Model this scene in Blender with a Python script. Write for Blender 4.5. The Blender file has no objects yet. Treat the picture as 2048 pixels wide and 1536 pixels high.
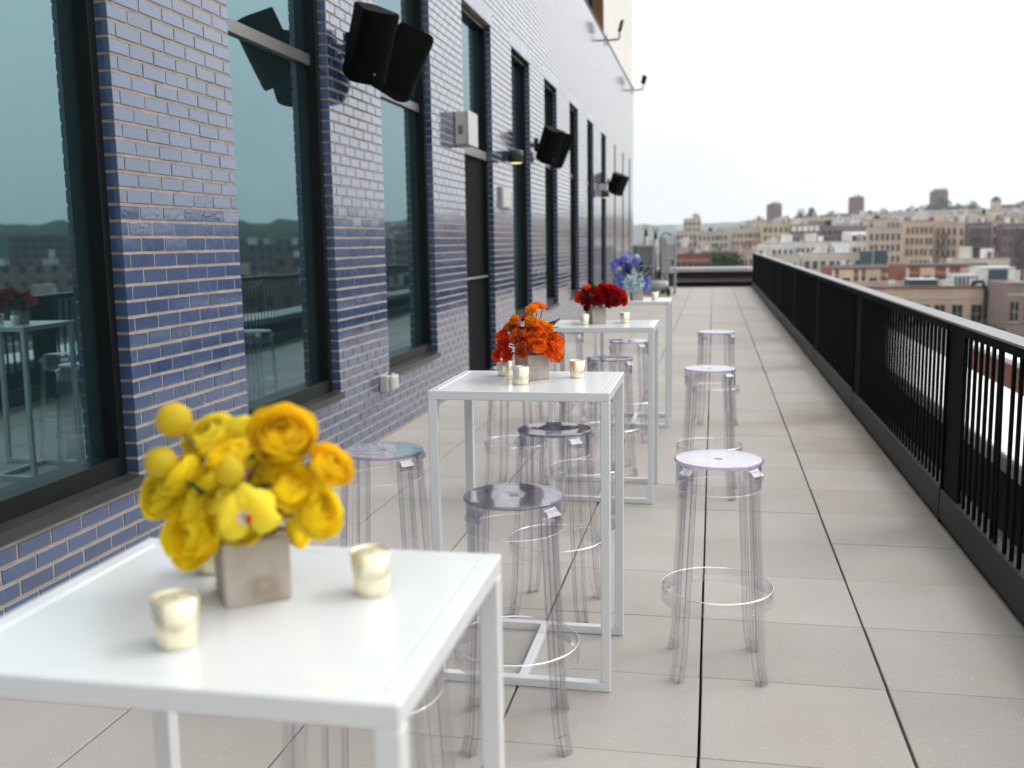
import bpy, bmesh, math, random
from mathutils import Vector, Matrix, noise
random.seed(7)
S = bpy.context.scene
C = S.collection
PI = math.pi

# ------------------------------------------------------------------ helpers
def link(o): C.objects.link(o); return o

def tag(o, label, cat, group=None):
    o['label'] = label; o['category'] = cat
    if group: o['group'] = group
    return o

def thing(name, label, cat, loc=(0, 0, 0), rotz=0, group=None):
    o = link(bpy.data.objects.new(name, None)); o.empty_display_size = .1
    o.location = loc; o.rotation_euler = (0, 0, rotz)
    return tag(o, label, cat, group)

class MB:
    """collects shapes into one mesh"""
    def __init__(s): s.v = []; s.f = []; s.m = []; s.sm = []
    def add(s, vs, fs, mi=0, smooth=False):
        n = len(s.v); s.v += [tuple(p) for p in vs]
        s.f += [tuple(i + n for i in f) for f in fs]
        s.m += [mi] * len(fs); s.sm += [smooth] * len(fs)
    def box(s, c, d, mi=0, ch=0.0, rot=None):
        """box, centre c, size d, chamfer ch, optional rotation matrix"""
        bm = bmesh.new(); bmesh.ops.create_cube(bm, size=1)
        bmesh.ops.scale(bm, vec=d, verts=bm.verts)
        if ch > 0: bmesh.ops.bevel(bm, geom=bm.edges[:], offset=ch, segments=2 if ch > .004 else 1, affect='EDGES', profile=.5)
        M = Matrix.Translation(c) @ (rot.to_4x4() if rot else Matrix())
        bm.verts.index_update()
        s.add([M @ v.co for v in bm.verts], [[v.index for v in f.verts] for f in bm.faces], mi)
        bm.free()
    def b2(s, a, b, mi=0, ch=0.0):
        s.box([(a[i] + b[i]) / 2 for i in range(3)], [abs(b[i] - a[i]) for i in range(3)], mi, ch)
    def lathe(s, prof, n=32, mi=0, c=(0, 0, 0), smooth=True, closed=False):
        vs = []; fs = []
        for r, z in prof:
            for k in range(n):
                a = 2 * PI * k / n; vs.append((c[0] + r * math.cos(a), c[1] + r * math.sin(a), c[2] + z))
        m = len(prof)
        for i in range(m if closed else m - 1):
            j = (i + 1) % m
            for k in range(n):
                k2 = (k + 1) % n
                fs.append((i * n + k, i * n + k2, j * n + k2, j * n + k))
        s.add(vs, fs, mi, smooth)
    def disc(s, r, z, n=32, mi=0, c=(0, 0, 0), up=True):
        vs = [(c[0] + r * math.cos(2 * PI * k / n), c[1] + r * math.sin(2 * PI * k / n), c[2] + z) for k in range(n)]
        s.add(vs, [tuple(range(n)) if up else tuple(reversed(range(n)))], mi)
    def tube(s, pts, r, n=8, mi=0, cap=True):
        pts = [Vector(p) for p in pts]; rr = r if isinstance(r, (list, tuple)) else [r] * len(pts)
        vs = []; fs = []
        for i, p in enumerate(pts):
            t = (pts[min(i + 1, len(pts) - 1)] - pts[max(i - 1, 0)]).normalized()
            q = Vector((0, 0, 1)) if abs(t.z) < .9 else Vector((1, 0, 0))
            a = t.cross(q).normalized(); b = t.cross(a)
            for k in range(n):
                w = 2 * PI * k / n; vs.append(p + (a * math.cos(w) + b * math.sin(w)) * rr[i])
        for i in range(len(pts) - 1):
            for k in range(n):
                k2 = (k + 1) % n
                fs.append((i * n + k, i * n + k2, (i + 1) * n + k2, (i + 1) * n + k))
        if cap:
            fs.append(tuple(reversed(range(n)))); fs.append(tuple((len(pts) - 1) * n + k for k in range(n)))
        s.add(vs, fs, mi, True)
    def prism(s, poly, p0, ax, n1, n2, L, mi=0):
        """polygon in (n1,n2) axes extruded L along ax from p0"""
        p0 = Vector(p0); ax = Vector(ax); n1 = Vector(n1); n2 = Vector(n2); k = len(poly)
        a = [p0 + n1 * x + n2 * y for x, y in poly]; b = [p + ax * L for p in a]
        fs = [(i, (i + 1) % k, k + (i + 1) % k, k + i) for i in range(k)] + [tuple(reversed(range(k))), tuple(range(k, 2 * k))]
        s.add(a + b, fs, mi)
    def mesh(s, name, mats):
        me = bpy.data.meshes.new(name); me.from_pydata(s.v, [], s.f)
        for m in (mats if isinstance(mats, (list, tuple)) else [mats]): me.materials.append(m)
        me.polygons.foreach_set('material_index', s.m); me.polygons.foreach_set('use_smooth', s.sm)
        me.update(); return me
    def build(s, name, mats, parent=None, loc=(0, 0, 0), fix=True):
        me = s.mesh(name, mats)
        if fix and len(s.f) < 20000:
            bm = bmesh.new(); bm.from_mesh(me); bmesh.ops.recalc_face_normals(bm, faces=bm.faces); bm.to_mesh(me); bm.free()
        o = link(bpy.data.objects.new(name, me)); o.location = loc
        if parent: o.parent = parent
        return o

def inst(src, parent=None, loc=None, rot=None, scale=None):
    c = src.copy(); C.objects.link(c); c.parent = parent
    if loc is not None: c.location = loc
    if rot is not None: c.rotation_euler = rot
    if scale is not None: c.scale = scale
    return c

def copy_tree(o, parent=None):
    c = o.copy(); C.objects.link(c); c.parent = parent
    for ch in list(o.children): copy_tree(ch, c)
    return c

# ------------------------------------------------------------------ materials
class NT:
    def __init__(s, m): s.t = m.node_tree; s.n = s.t.nodes; s.l = s.t.links
    def new(s, typ, **kw):
        n = s.n.new(typ)
        for k, v in kw.items():
            if k.startswith('i_'): n.inputs[k[2:].replace('_', ' ')].default_value = v
            else: setattr(n, k, v)
        return n
    def lk(s, a, b): s.l.new(a, b)

def c4(c): return (c[0], c[1], c[2], 1)

def mat(name, col, rough=.5, metal=0., ior=1.5, bump=0., bscale=50., var=0., vscale=3., coat=0., obj_rand=0., isl=0., spec=None, tint=None, trans=0., coords='Object'):
    """Principled with noise colour variation, per object / per island variation and noise bump"""
    m = bpy.data.materials.new(name); m.use_nodes = True; t = NT(m)
    p = t.n['Principled BSDF']
    p.inputs['Base Color'].default_value = c4(col); p.inputs['Roughness'].default_value = rough
    p.inputs['Metallic'].default_value = metal; p.inputs['IOR'].default_value = ior
    if coat: p.inputs['Coat Weight'].default_value = coat; p.inputs['Coat Roughness'].default_value = .08
    if spec is not None: p.inputs['Specular IOR Level'].default_value = spec
    if tint: p.inputs['Specular Tint'].default_value = c4(tint)
    tc = t.new('ShaderNodeTexCoord'); out = None
    if var or obj_rand or isl:
        hsv = t.new('ShaderNodeHueSaturation'); hsv.inputs['Color'].default_value = c4(col)
        acc = None
        def addv(sock, amt):
            nonlocal acc
            mr = t.new('ShaderNodeMapRange'); t.lk(sock, mr.inputs[0]); mr.inputs[3].default_value = -amt; mr.inputs[4].default_value = amt
            if acc is None: acc = mr.outputs[0]
            else:
                ad = t.new('ShaderNodeMath', operation='ADD'); t.lk(acc, ad.inputs[0]); t.lk(mr.outputs[0], ad.inputs[1]); acc = ad.outputs[0]
        if var:
            nz = t.new('ShaderNodeTexNoise', i_Scale=vscale, i_Detail=6., i_Roughness=.6); t.lk(tc.outputs[coords], nz.inputs['Vector'])
            mr0 = t.new('ShaderNodeMapRange'); t.lk(nz.outputs[0], mr0.inputs[0]); mr0.inputs[1].default_value = .25; mr0.inputs[2].default_value = .75
            addv(mr0.outputs[0], var)
        if obj_rand: oi = t.new('ShaderNodeObjectInfo'); addv(oi.outputs['Random'], obj_rand)
        if isl: g = t.new('ShaderNodeNewGeometry'); addv(g.outputs['Random Per Island'], isl)
        ad = t.new('ShaderNodeMath', operation='ADD'); t.lk(acc, ad.inputs[0]); ad.inputs[1].default_value = 1.; t.lk(ad.outputs[0], hsv.inputs['Value'])
        t.lk(hsv.outputs[0], p.inputs['Base Color']); out = hsv
    if bump:
        nz = t.new('ShaderNodeTexNoise', i_Scale=bscale, i_Detail=4.); t.lk(tc.outputs[coords], nz.inputs['Vector'])
        bp = t.new('ShaderNodeBump', i_Strength=bump, i_Distance=.01); t.lk(nz.outputs[0], bp.inputs['Height']); t.lk(bp.outputs[0], p.inputs['Normal'])
    if trans:
        tr = t.new('ShaderNodeBsdfTranslucent'); tr.inputs[0].default_value = c4(col)
        if out: t.lk(out.outputs[0], tr.inputs[0])
        mx = t.new('ShaderNodeMixShader'); mx.inputs[0].default_value = trans
        t.lk(p.outputs[0], mx.inputs[1]); t.lk(tr.outputs[0], mx.inputs[2]); t.lk(mx.outputs[0], t.n['Material Output'].inputs[0])
    return m

def mat_brick():
    m = mat('glazed_blue_brick', (.040, .071, .160), .08, ior=1.58, isl=.13, var=.08, vscale=9.)
    t = NT(m); p = t.n['Principled BSDF']; tc = t.n['Texture Coordinate'] if 'Texture Coordinate' in t.n else t.new('ShaderNodeTexCoord')
    a = t.new('ShaderNodeTexNoise', i_Scale=34., i_Detail=3., i_Distortion=1.2); b = t.new('ShaderNodeTexNoise', i_Scale=190., i_Detail=2.)
    for n in (a, b): t.lk(tc.outputs['Object'], n.inputs['Vector'])
    b1 = t.new('ShaderNodeBump', i_Strength=.17, i_Distance=.003); t.lk(a.outputs[0], b1.inputs['Height'])
    b2 = t.new('ShaderNodeBump', i_Strength=.04, i_Distance=.001); t.lk(b.outputs[0], b2.inputs['Height']); t.lk(b1.outputs[0], b2.inputs['Normal'])
    t.lk(b2.outputs[0], p.inputs['Normal'])
    g = t.new('ShaderNodeNewGeometry'); mr = t.new('ShaderNodeMapRange'); t.lk(g.outputs['Random Per Island'], mr.inputs[0]); mr.inputs[3].default_value = .04; mr.inputs[4].default_value = .11
    p.inputs['Coat Weight'].default_value = 1.; p.inputs['Coat IOR'].default_value = 1.62; p.inputs['Coat Roughness'].default_value = .03; t.lk(b1.outputs[0], p.inputs['Coat Normal'])
    t.lk(mr.outputs[0], p.inputs['Roughness'])
    return m

def mat_glass_pane():
    m = mat('coated_window_glass', (.010, .020, .022), .015, ior=3.4, tint=(.54, .86, .93))
    t = NT(m); p = t.n['Principled BSDF']; tc = t.new('ShaderNodeTexCoord')
    a = t.new('ShaderNodeTexNoise', i_Scale=.9, i_Detail=1.); t.lk(tc.outputs['Object'], a.inputs['Vector'])
    b1 = t.new('ShaderNodeBump', i_Strength=.10, i_Distance=.02); t.lk(a.outputs[0], b1.inputs['Height']); t.lk(b1.outputs[0], p.inputs['Normal'])
    return m

def mat_clear(name, tintc, edge, ior=1.5, refr=0., gloss=0., expo=5.):
    """clear polycarbonate: see-through body, Fresnel gloss, tint that deepens where the sheet is seen edge-on"""
    m = bpy.data.materials.new(name); m.use_nodes = True; t = NT(m); t.n.remove(t.n['Principled BSDF'])
    lw = t.new('ShaderNodeLayerWeight', i_Blend=.5)
    pw = t.new('ShaderNodeMath', operation='POWER'); t.lk(lw.outputs['Facing'], pw.inputs[0]); pw.inputs[1].default_value = 3.
    mc = t.new('ShaderNodeMix', data_type='RGBA'); t.lk(pw.outputs[0], mc.inputs[0]); mc.inputs[6].default_value = c4(tintc); mc.inputs[7].default_value = c4(edge)
    tr = t.new('ShaderNodeBsdfTransparent'); t.lk(mc.outputs[2], tr.inputs[0])
    if refr:      # thick moulded sections bend the view as well
        rf = t.new('ShaderNodeBsdfRefraction', i_IOR=1.36, i_Roughness=.0); t.lk(mc.outputs[2], rf.inputs[0]); m2 = t.new('ShaderNodeMixShader'); m2.inputs[0].default_value = refr
        t.lk(tr.outputs[0], m2.inputs[1]); t.lk(rf.outputs[0], m2.inputs[2]); tr = m2
    gl = t.new('ShaderNodeBsdfGlossy'); gl.inputs['Roughness'].default_value = .035; gl.inputs['Color'].default_value = (.97, .97, .98, 1)
    f5 = t.new('ShaderNodeMath', operation='POWER'); t.lk(lw.outputs['Facing'], f5.inputs[0]); f5.inputs[1].default_value = expo
    f0 = ((ior - 1) / (ior + 1)) ** 2
    fr = t.new('ShaderNodeMath', operation='MULTIPLY_ADD'); t.lk(f5.outputs[0], fr.inputs[0]); f0 = max(f0, gloss); fr.inputs[1].default_value = 1 - f0; fr.inputs[2].default_value = f0
    mx = t.new('ShaderNodeMixShader'); t.lk(fr.outputs[0], mx.inputs[0]); t.lk(tr.outputs[0], mx.inputs[1]); t.lk(gl.outputs[0], mx.inputs[2])
    t.lk(mx.outputs[0], t.n['Material Output'].inputs[0]); return m

def mat_paver():
    m = mat('concrete_paver', (.405, .380, .352), .75, isl=.06, var=.09, vscale=1.4, bump=.12, bscale=220., spec=.25)
    t = NT(m); p = t.n['Principled BSDF']; base = p.inputs['Base Color'].links[0].from_socket
    tc = t.new('ShaderNodeTexCoord')
    v = t.new('ShaderNodeTexVoronoi', i_Scale=75.); t.lk(tc.outputs['Object'], v.inputs['Vector'])
    n2 = t.new('ShaderNodeTexNoise', i_Scale=26., i_Detail=5.); t.lk(tc.outputs['Object'], n2.inputs['Vector'])
    lt = t.new('ShaderNodeMath', operation='LESS_THAN'); t.lk(v.outputs['Distance'], lt.inputs[0]); lt.inputs[1].default_value = .17
    gt = t.new('ShaderNodeMath', operation='GREATER_THAN'); t.lk(n2.outputs[0], gt.inputs[0]); gt.inputs[1].default_value = .56
    an = t.new('ShaderNodeMath', operation='MULTIPLY'); t.lk(lt.outputs[0], an.inputs[0]); t.lk(gt.outputs[0], an.inputs[1])
    mx = t.new('ShaderNodeMix', data_type='RGBA'); t.lk(an.outputs[0], mx.inputs[0]); t.lk(base, mx.inputs[6]); mx.inputs[7].default_value = (.60, .59, .57, 1)
    # fine grain and pinkish drift between castings
    n3 = t.new('ShaderNodeTexNoise', i_Scale=420., i_Detail=2.); t.lk(tc.outputs['Object'], n3.inputs['Vector'])
    g = t.new('ShaderNodeMapRange'); t.lk(n3.outputs[0], g.inputs[0]); g.inputs[1].default_value = .3; g.inputs[2].default_value = .7; g.inputs[3].default_value = .84; g.inputs[4].default_value = 1.14
    mu = t.new('ShaderNodeMix', data_type='RGBA', blend_type='MULTIPLY'); mu.inputs[0].default_value = 1; t.lk(mx.outputs[2], mu.inputs[6]); t.lk(g.outputs[0], mu.inputs[7])
    n4 = t.new('ShaderNodeTexNoise', i_Scale=.9, i_Detail=3.); t.lk(tc.outputs['Object'], n4.inputs['Vector'])
    g4 = t.new('ShaderNodeMapRange'); t.lk(n4.outputs[0], g4.inputs[0]); g4.inputs[1].default_value = .42; g4.inputs[2].default_value = .7
    pk = t.new('ShaderNodeMix', data_type='RGBA', blend_type='MULTIPLY'); t.lk(g4.outputs[0], pk.inputs[0]); t.lk(mu.outputs[2], pk.inputs[6]); pk.inputs[7].default_value = (1.0, .955, .915, 1)
    # old water stain beside the parapet
    st = t.new('ShaderNodeVectorMath', operation='DISTANCE'); mp = t.new('ShaderNodeMapping'); t.lk(tc.outputs['Object'], mp.inputs[0]); mp.inputs['Scale'].default_value = (1, .32, 1)
    n5 = t.new('ShaderNodeTexNoise', i_Scale=2.5, i_Detail=5.); t.lk(tc.outputs['Object'], n5.inputs['Vector'])
    ad = t.new('ShaderNodeVectorMath', operation='MULTIPLY_ADD'); t.lk(n5.outputs['Color'], ad.inputs[0]); ad.inputs[1].default_value = (.7, .7, 0); t.lk(mp.outputs[0], ad.inputs[2])
    t.lk(ad.outputs[0], st.inputs[0]); st.inputs[1].default_value = (1.42, 8.6 * .32 + .35, 0)
    g5 = t.new('ShaderNodeMapRange', interpolation_type='SMOOTHSTEP'); t.lk(st.outputs['Value'], g5.inputs[0]); g5.inputs[1].default_value = .2; g5.inputs[2].default_value = .62; g5.inputs[3].default_value = .5; g5.inputs[4].default_value = 0
    sm = t.new('ShaderNodeMix', data_type='RGBA', blend_type='MULTIPLY'); t.lk(g5.outputs[0], sm.inputs[0]); t.lk(pk.outputs[2], sm.inputs[6]); sm.inputs[7].default_value = (.74, .68, .54, 1)
    t.lk(sm.outputs[2], p.inputs['Base Color'])
    return m

def mat_facade(name, col, wcol=None):
    """city wall: brick-scale mottling, weather streaks; wcol adds small far-off window openings as a pattern"""
    m = mat(name, col, .85, var=.16, vscale=.16, obj_rand=.10, spec=.2)
    t = NT(m); p = t.n['Principled BSDF']; base = p.inputs['Base Color'].links[0].from_socket
    tc = t.new('ShaderNodeTexCoord')
    mp = t.new('ShaderNodeMapping'); t.lk(tc.outputs['Object'], mp.inputs[0]); mp.inputs['Scale'].default_value = (.9, .9, .12)
    n = t.new('ShaderNodeTexNoise', i_Scale=1., i_Detail=5.); t.lk(mp.outputs[0], n.inputs['Vector'])
    g = t.new('ShaderNodeMapRange'); t.lk(n.outputs[0], g.inputs[0]); g.inputs[1].default_value = .3; g.inputs[2].default_value = .7; g.inputs[3].default_value = .82; g.inputs[4].default_value = 1.08
    mu = t.new('ShaderNodeMix', data_type='RGBA', blend_type='MULTIPLY'); mu.inputs[0].default_value = 1; t.lk(base, mu.inputs[6]); t.lk(g.outputs[0], mu.inputs[7])
    last = mu.outputs[2]
    if wcol:
        sx = t.new('ShaderNodeSeparateXYZ'); t.lk(tc.outputs['Object'], sx.inputs[0])
        xy = t.new('ShaderNodeMath', operation='ADD'); t.lk(sx.outputs[0], xy.inputs[0]); t.lk(sx.outputs[1], xy.inputs[1])
        def band(sock, per, lo, hi):
            d = t.new('ShaderNodeMath', operation='DIVIDE'); t.lk(sock, d.inputs[0]); d.inputs[1].default_value = per
            f = t.new('ShaderNodeMath', operation='FRACT'); t.lk(d.outputs[0], f.inputs[0])
            a = t.new('ShaderNodeMath', operation='GREATER_THAN'); t.lk(f.outputs[0], a.inputs[0]); a.inputs[1].default_value = lo
            b = t.new('ShaderNodeMath', operation='LESS_THAN'); t.lk(f.outputs[0], b.inputs[0]); b.inputs[1].default_value = hi
            q = t.new('ShaderNodeMath', operation='MULTIPLY'); t.lk(a.outputs[0], q.inputs[0]); t.lk(b.outputs[0], q.inputs[1]); return q.outputs[0]
        q = t.new('ShaderNodeMath', operation='MULTIPLY'); t.lk(band(xy.outputs[0], 2.9, .3, .72), q.inputs[0]); t.lk(band(sx.outputs[2], 3.1, .3, .78), q.inputs[1])
        wm = t.new('ShaderNodeMix', data_type='RGBA'); t.lk(q.outputs[0], wm.inputs[0]); t.lk(last, wm.inputs[6]); wm.inputs[7].default_value = c4(wcol); last = wm.outputs[2]
    t.lk(last, p.inputs['Base Color']); return m

M = {}
M['brick'] = mat_brick()
M['mortar'] = mat('brick_mortar', (.33, .275, .225), .9, var=.28, vscale=11., bump=.3, bscale=120., coords='Object')
M['pane'] = mat_glass_pane()
M['frame'] = mat('dark_anodised_frame', (.006, .0075, .0075), .36, spec=.22, var=.1)
M['sill'] = mat('dark_sill_flashing', (.030, .032, .031), .30, metal=.0, var=.3, vscale=5., bump=.05, bscale=30.)
M['alu'] = mat('grey_aluminium', (.22, .21, .20), .35, metal=.6, var=.08)
M['railing'] = mat('black_powder_coat', (.0026, .0034, .0038), .7, var=.12, vscale=6., spec=.05)
M['beam'] = mat('grey_rail_base', (.020, .022, .023), .5, spec=.16, var=.18, vscale=3., bump=.03, bscale=60.)
M['cap'] = mat('grey_rail_cap', (.13, .13, .135), .3, metal=.3, var=.06, vscale=8.)
M['white'] = mat('white_powder_coat', (.71, .725, .725), .22, var=.025, vscale=4., coat=.25)
M['clear'] = mat_clear('clear_polycarbonate', (.988, .987, .991), (.72, .71, .745), 1.59)
M['clear_leg'] = mat_clear('clear_polycarbonate_moulding', (.988, .987, .990), (.70, .69, .72), 1.59, .06)
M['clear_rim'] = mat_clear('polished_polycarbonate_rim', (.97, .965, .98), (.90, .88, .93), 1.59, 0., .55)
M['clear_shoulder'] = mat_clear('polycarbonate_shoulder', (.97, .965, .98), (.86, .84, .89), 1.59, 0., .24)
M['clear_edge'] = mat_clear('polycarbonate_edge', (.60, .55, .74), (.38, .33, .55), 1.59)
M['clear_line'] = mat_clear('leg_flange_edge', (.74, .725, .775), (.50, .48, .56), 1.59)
M['clear_seat'] = mat_clear('seat_polycarbonate', (.99, .99, .993), (.93, .925, .94), 1.59, 0., .12, 3.2)
M['concrete'] = mat('cast_concrete', (.46, .405, .355), .85, var=.28, vscale=16., bump=.2, bscale=140.)
M['gold'] = mat('gold_mercury_glass', (.92, .85, .62), .27, metal=.66, var=.18, vscale=60.)
M['candle'] = mat('cream_wax', (.80, .72, .52), .5, trans=.2)
M['speaker'] = mat('black_speaker_cloth', (.0016, .0016, .0018), .65, spec=.06, bump=.2, bscale=600.)
M['badge'] = mat('silver_badge', (.5, .5, .5), .3, metal=1)
M['steelbox'] = mat('light_grey_enamel', (.50, .49, .47), .45, var=.08, vscale=6.)
M['darkgap'] = mat('black_gap', (.003, .003, .003), .7, spec=.08)
M['paver'] = mat_paver()
M['paverbase'] = mat('dark_paver_bed', (.004, .004, .004), .95)
M['podium'] = mat('podium_concrete', (.22, .20, .18), .9, var=.2)
M['upper'] = mat('pale_limestone', (.76, .715, .65), .7, var=.06, vscale=.6, bump=.05, bscale=20.)
M['bronze'] = mat('bronze_reveal', (.20, .105, .04), .5, var=.15)
M['bodywall'] = mat('building_core', (.08, .08, .085), .9)
M['coping'] = mat('white_membrane_coping', (.78, .77, .75), .7, var=.07, vscale=1.5, bump=.05, bscale=15.)
M['fascia'] = mat('dark_membrane', (.014, .015, .017), .7, var=.3, vscale=3.)
M['lens'] = bpy.data.materials.new('warm_lamp_lens'); M['lens'].use_nodes = True
_p = M['lens'].node_tree.nodes['Principled BSDF']; _p.inputs['Base Color'].default_value = (1, .75, .45, 1); _p.inputs['Emission Color'].default_value = (1, .66, .32, 1); _p.inputs['Emission Strength'].default_value = 1.1
M['galv'] = mat('weathered_galvanised', (.40, .41, .40), .5, metal=.4, var=.18, vscale=7.)
M['meshpanel'] = mat('grey_mesh_panel', (.20, .205, .20), .6, metal=.2, var=.12, vscale=30.)
M['rubber'] = mat('black_rubber', (.012, .012, .011), .7)
M['olive'] = mat('olive_plastic', (.055, .055, .035), .6, var=.2)
M['leaf'] = mat('dark_green_leaf', (.030, .060, .022), .42, obj_rand=.35, trans=.2)
M['stem'] = mat('green_stem', (.085, .12, .035), .5)
M['foam'] = mat('wet_floral_foam', (.010, .016, .008), .9)
PET = dict(mustard=(.74, .58, .03), amber=(.97, .71, .022), lemon=(.98, .83, .06), yellow=(.98, .81, .03), marigold=(.94, .36, .008), orange=(.92, .22, .015), rust=(.70, .13, .03),
           vermilion=(.88, .085, .025), tangerine=(.93, .19, .02), pink=(.74, .08, .12), red=(.62, .012, .010), crimson=(.34, .006, .010), blue=(.25, .31, .72), violet=(.17, .15, .62), paleblue=(.60, .74, .78), lipwhite=(.82, .74, .62), lipred=(.62, .04, .03))
for k, v in PET.items(): M['p_' + k] = mat('petal_' + k, v, .55, var=.08, vscale=60., obj_rand=.10, isl=.0 if k in ('mustard', 'lipwhite', 'lipred') else .16, trans=.46, spec=.25, bump=.08, bscale=300.)

def stained():
    m = mat('stained_concrete', (.46, .405, .355), .85, var=.22, vscale=16., bump=.2, bscale=140.); t = NT(m); p = t.n['Principled BSDF']; base = p.inputs['Base Color'].links[0].from_socket
    tc = t.new('ShaderNodeTexCoord'); n = t.new('ShaderNodeTexNoise', i_Scale=22., i_Detail=4.); t.lk(tc.outputs['Object'], n.inputs['Vector'])
    ad = t.new('ShaderNodeVectorMath', operation='MULTIPLY_ADD'); t.lk(n.outputs['Color'], ad.inputs[0]); ad.inputs[1].default_value = (.05, .05, .05); t.lk(tc.outputs['Object'], ad.inputs[2])
    for c, r0, r1, col, k in (((.036, -.023, .046), .018, .040, (.60, .53, .44, 1), .75), ((.034, -.023, .052), .003, .012, (1.7, 1.7, 1.7, 1), .4)):
        d = t.new('ShaderNodeVectorMath', operation='DISTANCE'); t.lk(ad.outputs[0], d.inputs[0]); d.inputs[1].default_value = c
        g = t.new('ShaderNodeMapRange'); t.lk(d.outputs['Value'], g.inputs[0]); g.inputs[1].default_value = r0; g.inputs[2].default_value = r1; g.inputs[3].default_value = k; g.inputs[4].default_value = 0
        mx = t.new('ShaderNodeMix', data_type='RGBA', blend_type='MULTIPLY'); t.lk(g.outputs[0], mx.inputs[0]); t.lk(base, mx.inputs[6]); mx.inputs[7].default_value = col; base = mx.outputs[2]
    t.lk(base, p.inputs['Base Color']); return m
M['concrete_stained'] = stained()
FAC = dict(tan=(.53, .405, .295), mauve=(.275, .205, .19), redb=(.26, .10, .07), cream=(.60, .56, .48), white=(.80, .80, .79), pinktan=(.55, .43, .345), brown=(.17, .125, .128), greytan=(.46, .40, .345),
           yellow=(.62, .49, .32), tower=(.26, .155, .155), pale=(.60, .58, .55), teal=(.06, .095, .12))
for k, v in FAC.items():
    if k not in ('teal', 'tower', 'white'): v = tuple(min(.8, c * 1.16) for c in v)
    M['f_' + k] = mat_facade('facade_' + k, v)
    M['g_' + k] = mat_facade('far_facade_' + k, v, (v[0] * .32, v[1] * .34, v[2] * .42))
M['roof'] = mat('tar_roof', (.085, .08, .08), .9, var=.3, vscale=.3)
M['silverroof'] = mat('silver_roof', (.48, .49, .50), .7, var=.2, vscale=.4)
M['redcoping'] = mat('red_clay_coping', (.24, .085, .055), .8, var=.2)
M['cornice'] = mat('pale_cornice', (.50, .46, .40), .8, var=.1)
M['winglass'] = mat('far_window_glass', (.014, .018, .022), .2, ior=1.45, obj_rand=.6)
M['winsill'] = mat('pale_window_sill', (.42, .39, .35), .8)
M['fire'] = mat('fire_escape_iron', (.012, .013, .015), .6)
M['bark'] = mat('tree_bark', (.07, .05, .035), .9, var=.3)
M['fol'] = mat('tree_foliage', (.045, .085, .026), .6, isl=.45, obj_rand=.15, trans=.25)
M['folfar'] = mat('ridge_foliage', (.030, .062, .030), .7, isl=.4, obj_rand=.15, trans=.15)
M['ground'] = mat('city_ground', (.10, .10, .095), .95, var=.4, vscale=.03)
M['hill'] = mat('wooded_hill', (.035, .060, .032), .95, var=.4, vscale=.02)

# ------------------------------------------------------------------ setting: terrace floor
AX, SX, AY, SY = -.027, .652, 2.954, .585
WX = -2.65
def chbox(mb, a, b, ch, mi=0, bottom=False):
    """cheap box with chamfered top edges (for pavers)"""
    x0, y0, z0 = a; x1, y1, z1 = b
    v = [(x0, y0, z0), (x1, y0, z0), (x1, y1, z0), (x0, y1, z0), (x0, y0, z1 - ch), (x1, y0, z1 - ch), (x1, y1, z1 - ch), (x0, y1, z1 - ch),
         (x0 + ch, y0 + ch, z1), (x1 - ch, y0 + ch, z1), (x1 - ch, y1 - ch, z1), (x0 + ch, y1 - ch, z1)]
    f = [(0, 1, 5, 4), (1, 2, 6, 5), (2, 3, 7, 6), (3, 0, 4, 7), (4, 5, 9, 8), (5, 6, 10, 9), (6, 7, 11, 10), (7, 4, 8, 11), (8, 9, 10, 11)]
    mb.add(v, f, mi)
fl = MB(); rng = random.Random(3)
for i in range(-4, 3):
    x0, x1 = AX + i * SX, AX + (i + 1) * SX
    if i == -4: x0 = WX - .03; x1 -= 0
    if i == -5: continue
    if i == 2: x1 = 1.62
    y = AY - 9 * SY; k = 0
    while y < 34.0:
        dz = rng.uniform(-.0012, .0012); g = .0042 + rng.uniform(-.0008, .0012); h = .0016
        chbox(fl, (x0 + g, y + h, -.045), (x1 - g, min(y + SY, 34.1) - h, dz), .0022)
        y += SY; k += 1
o = fl.build('terrace_floor', M['paver'], fix=False); o['kind'] = 'structure'
b = MB(); b.b2((-2.68, -2.6, -.30), (1.66, 34.2, -.04)); o = b.build('terrace_slab', M['paverbase']); o['kind'] = 'structure'

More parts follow.
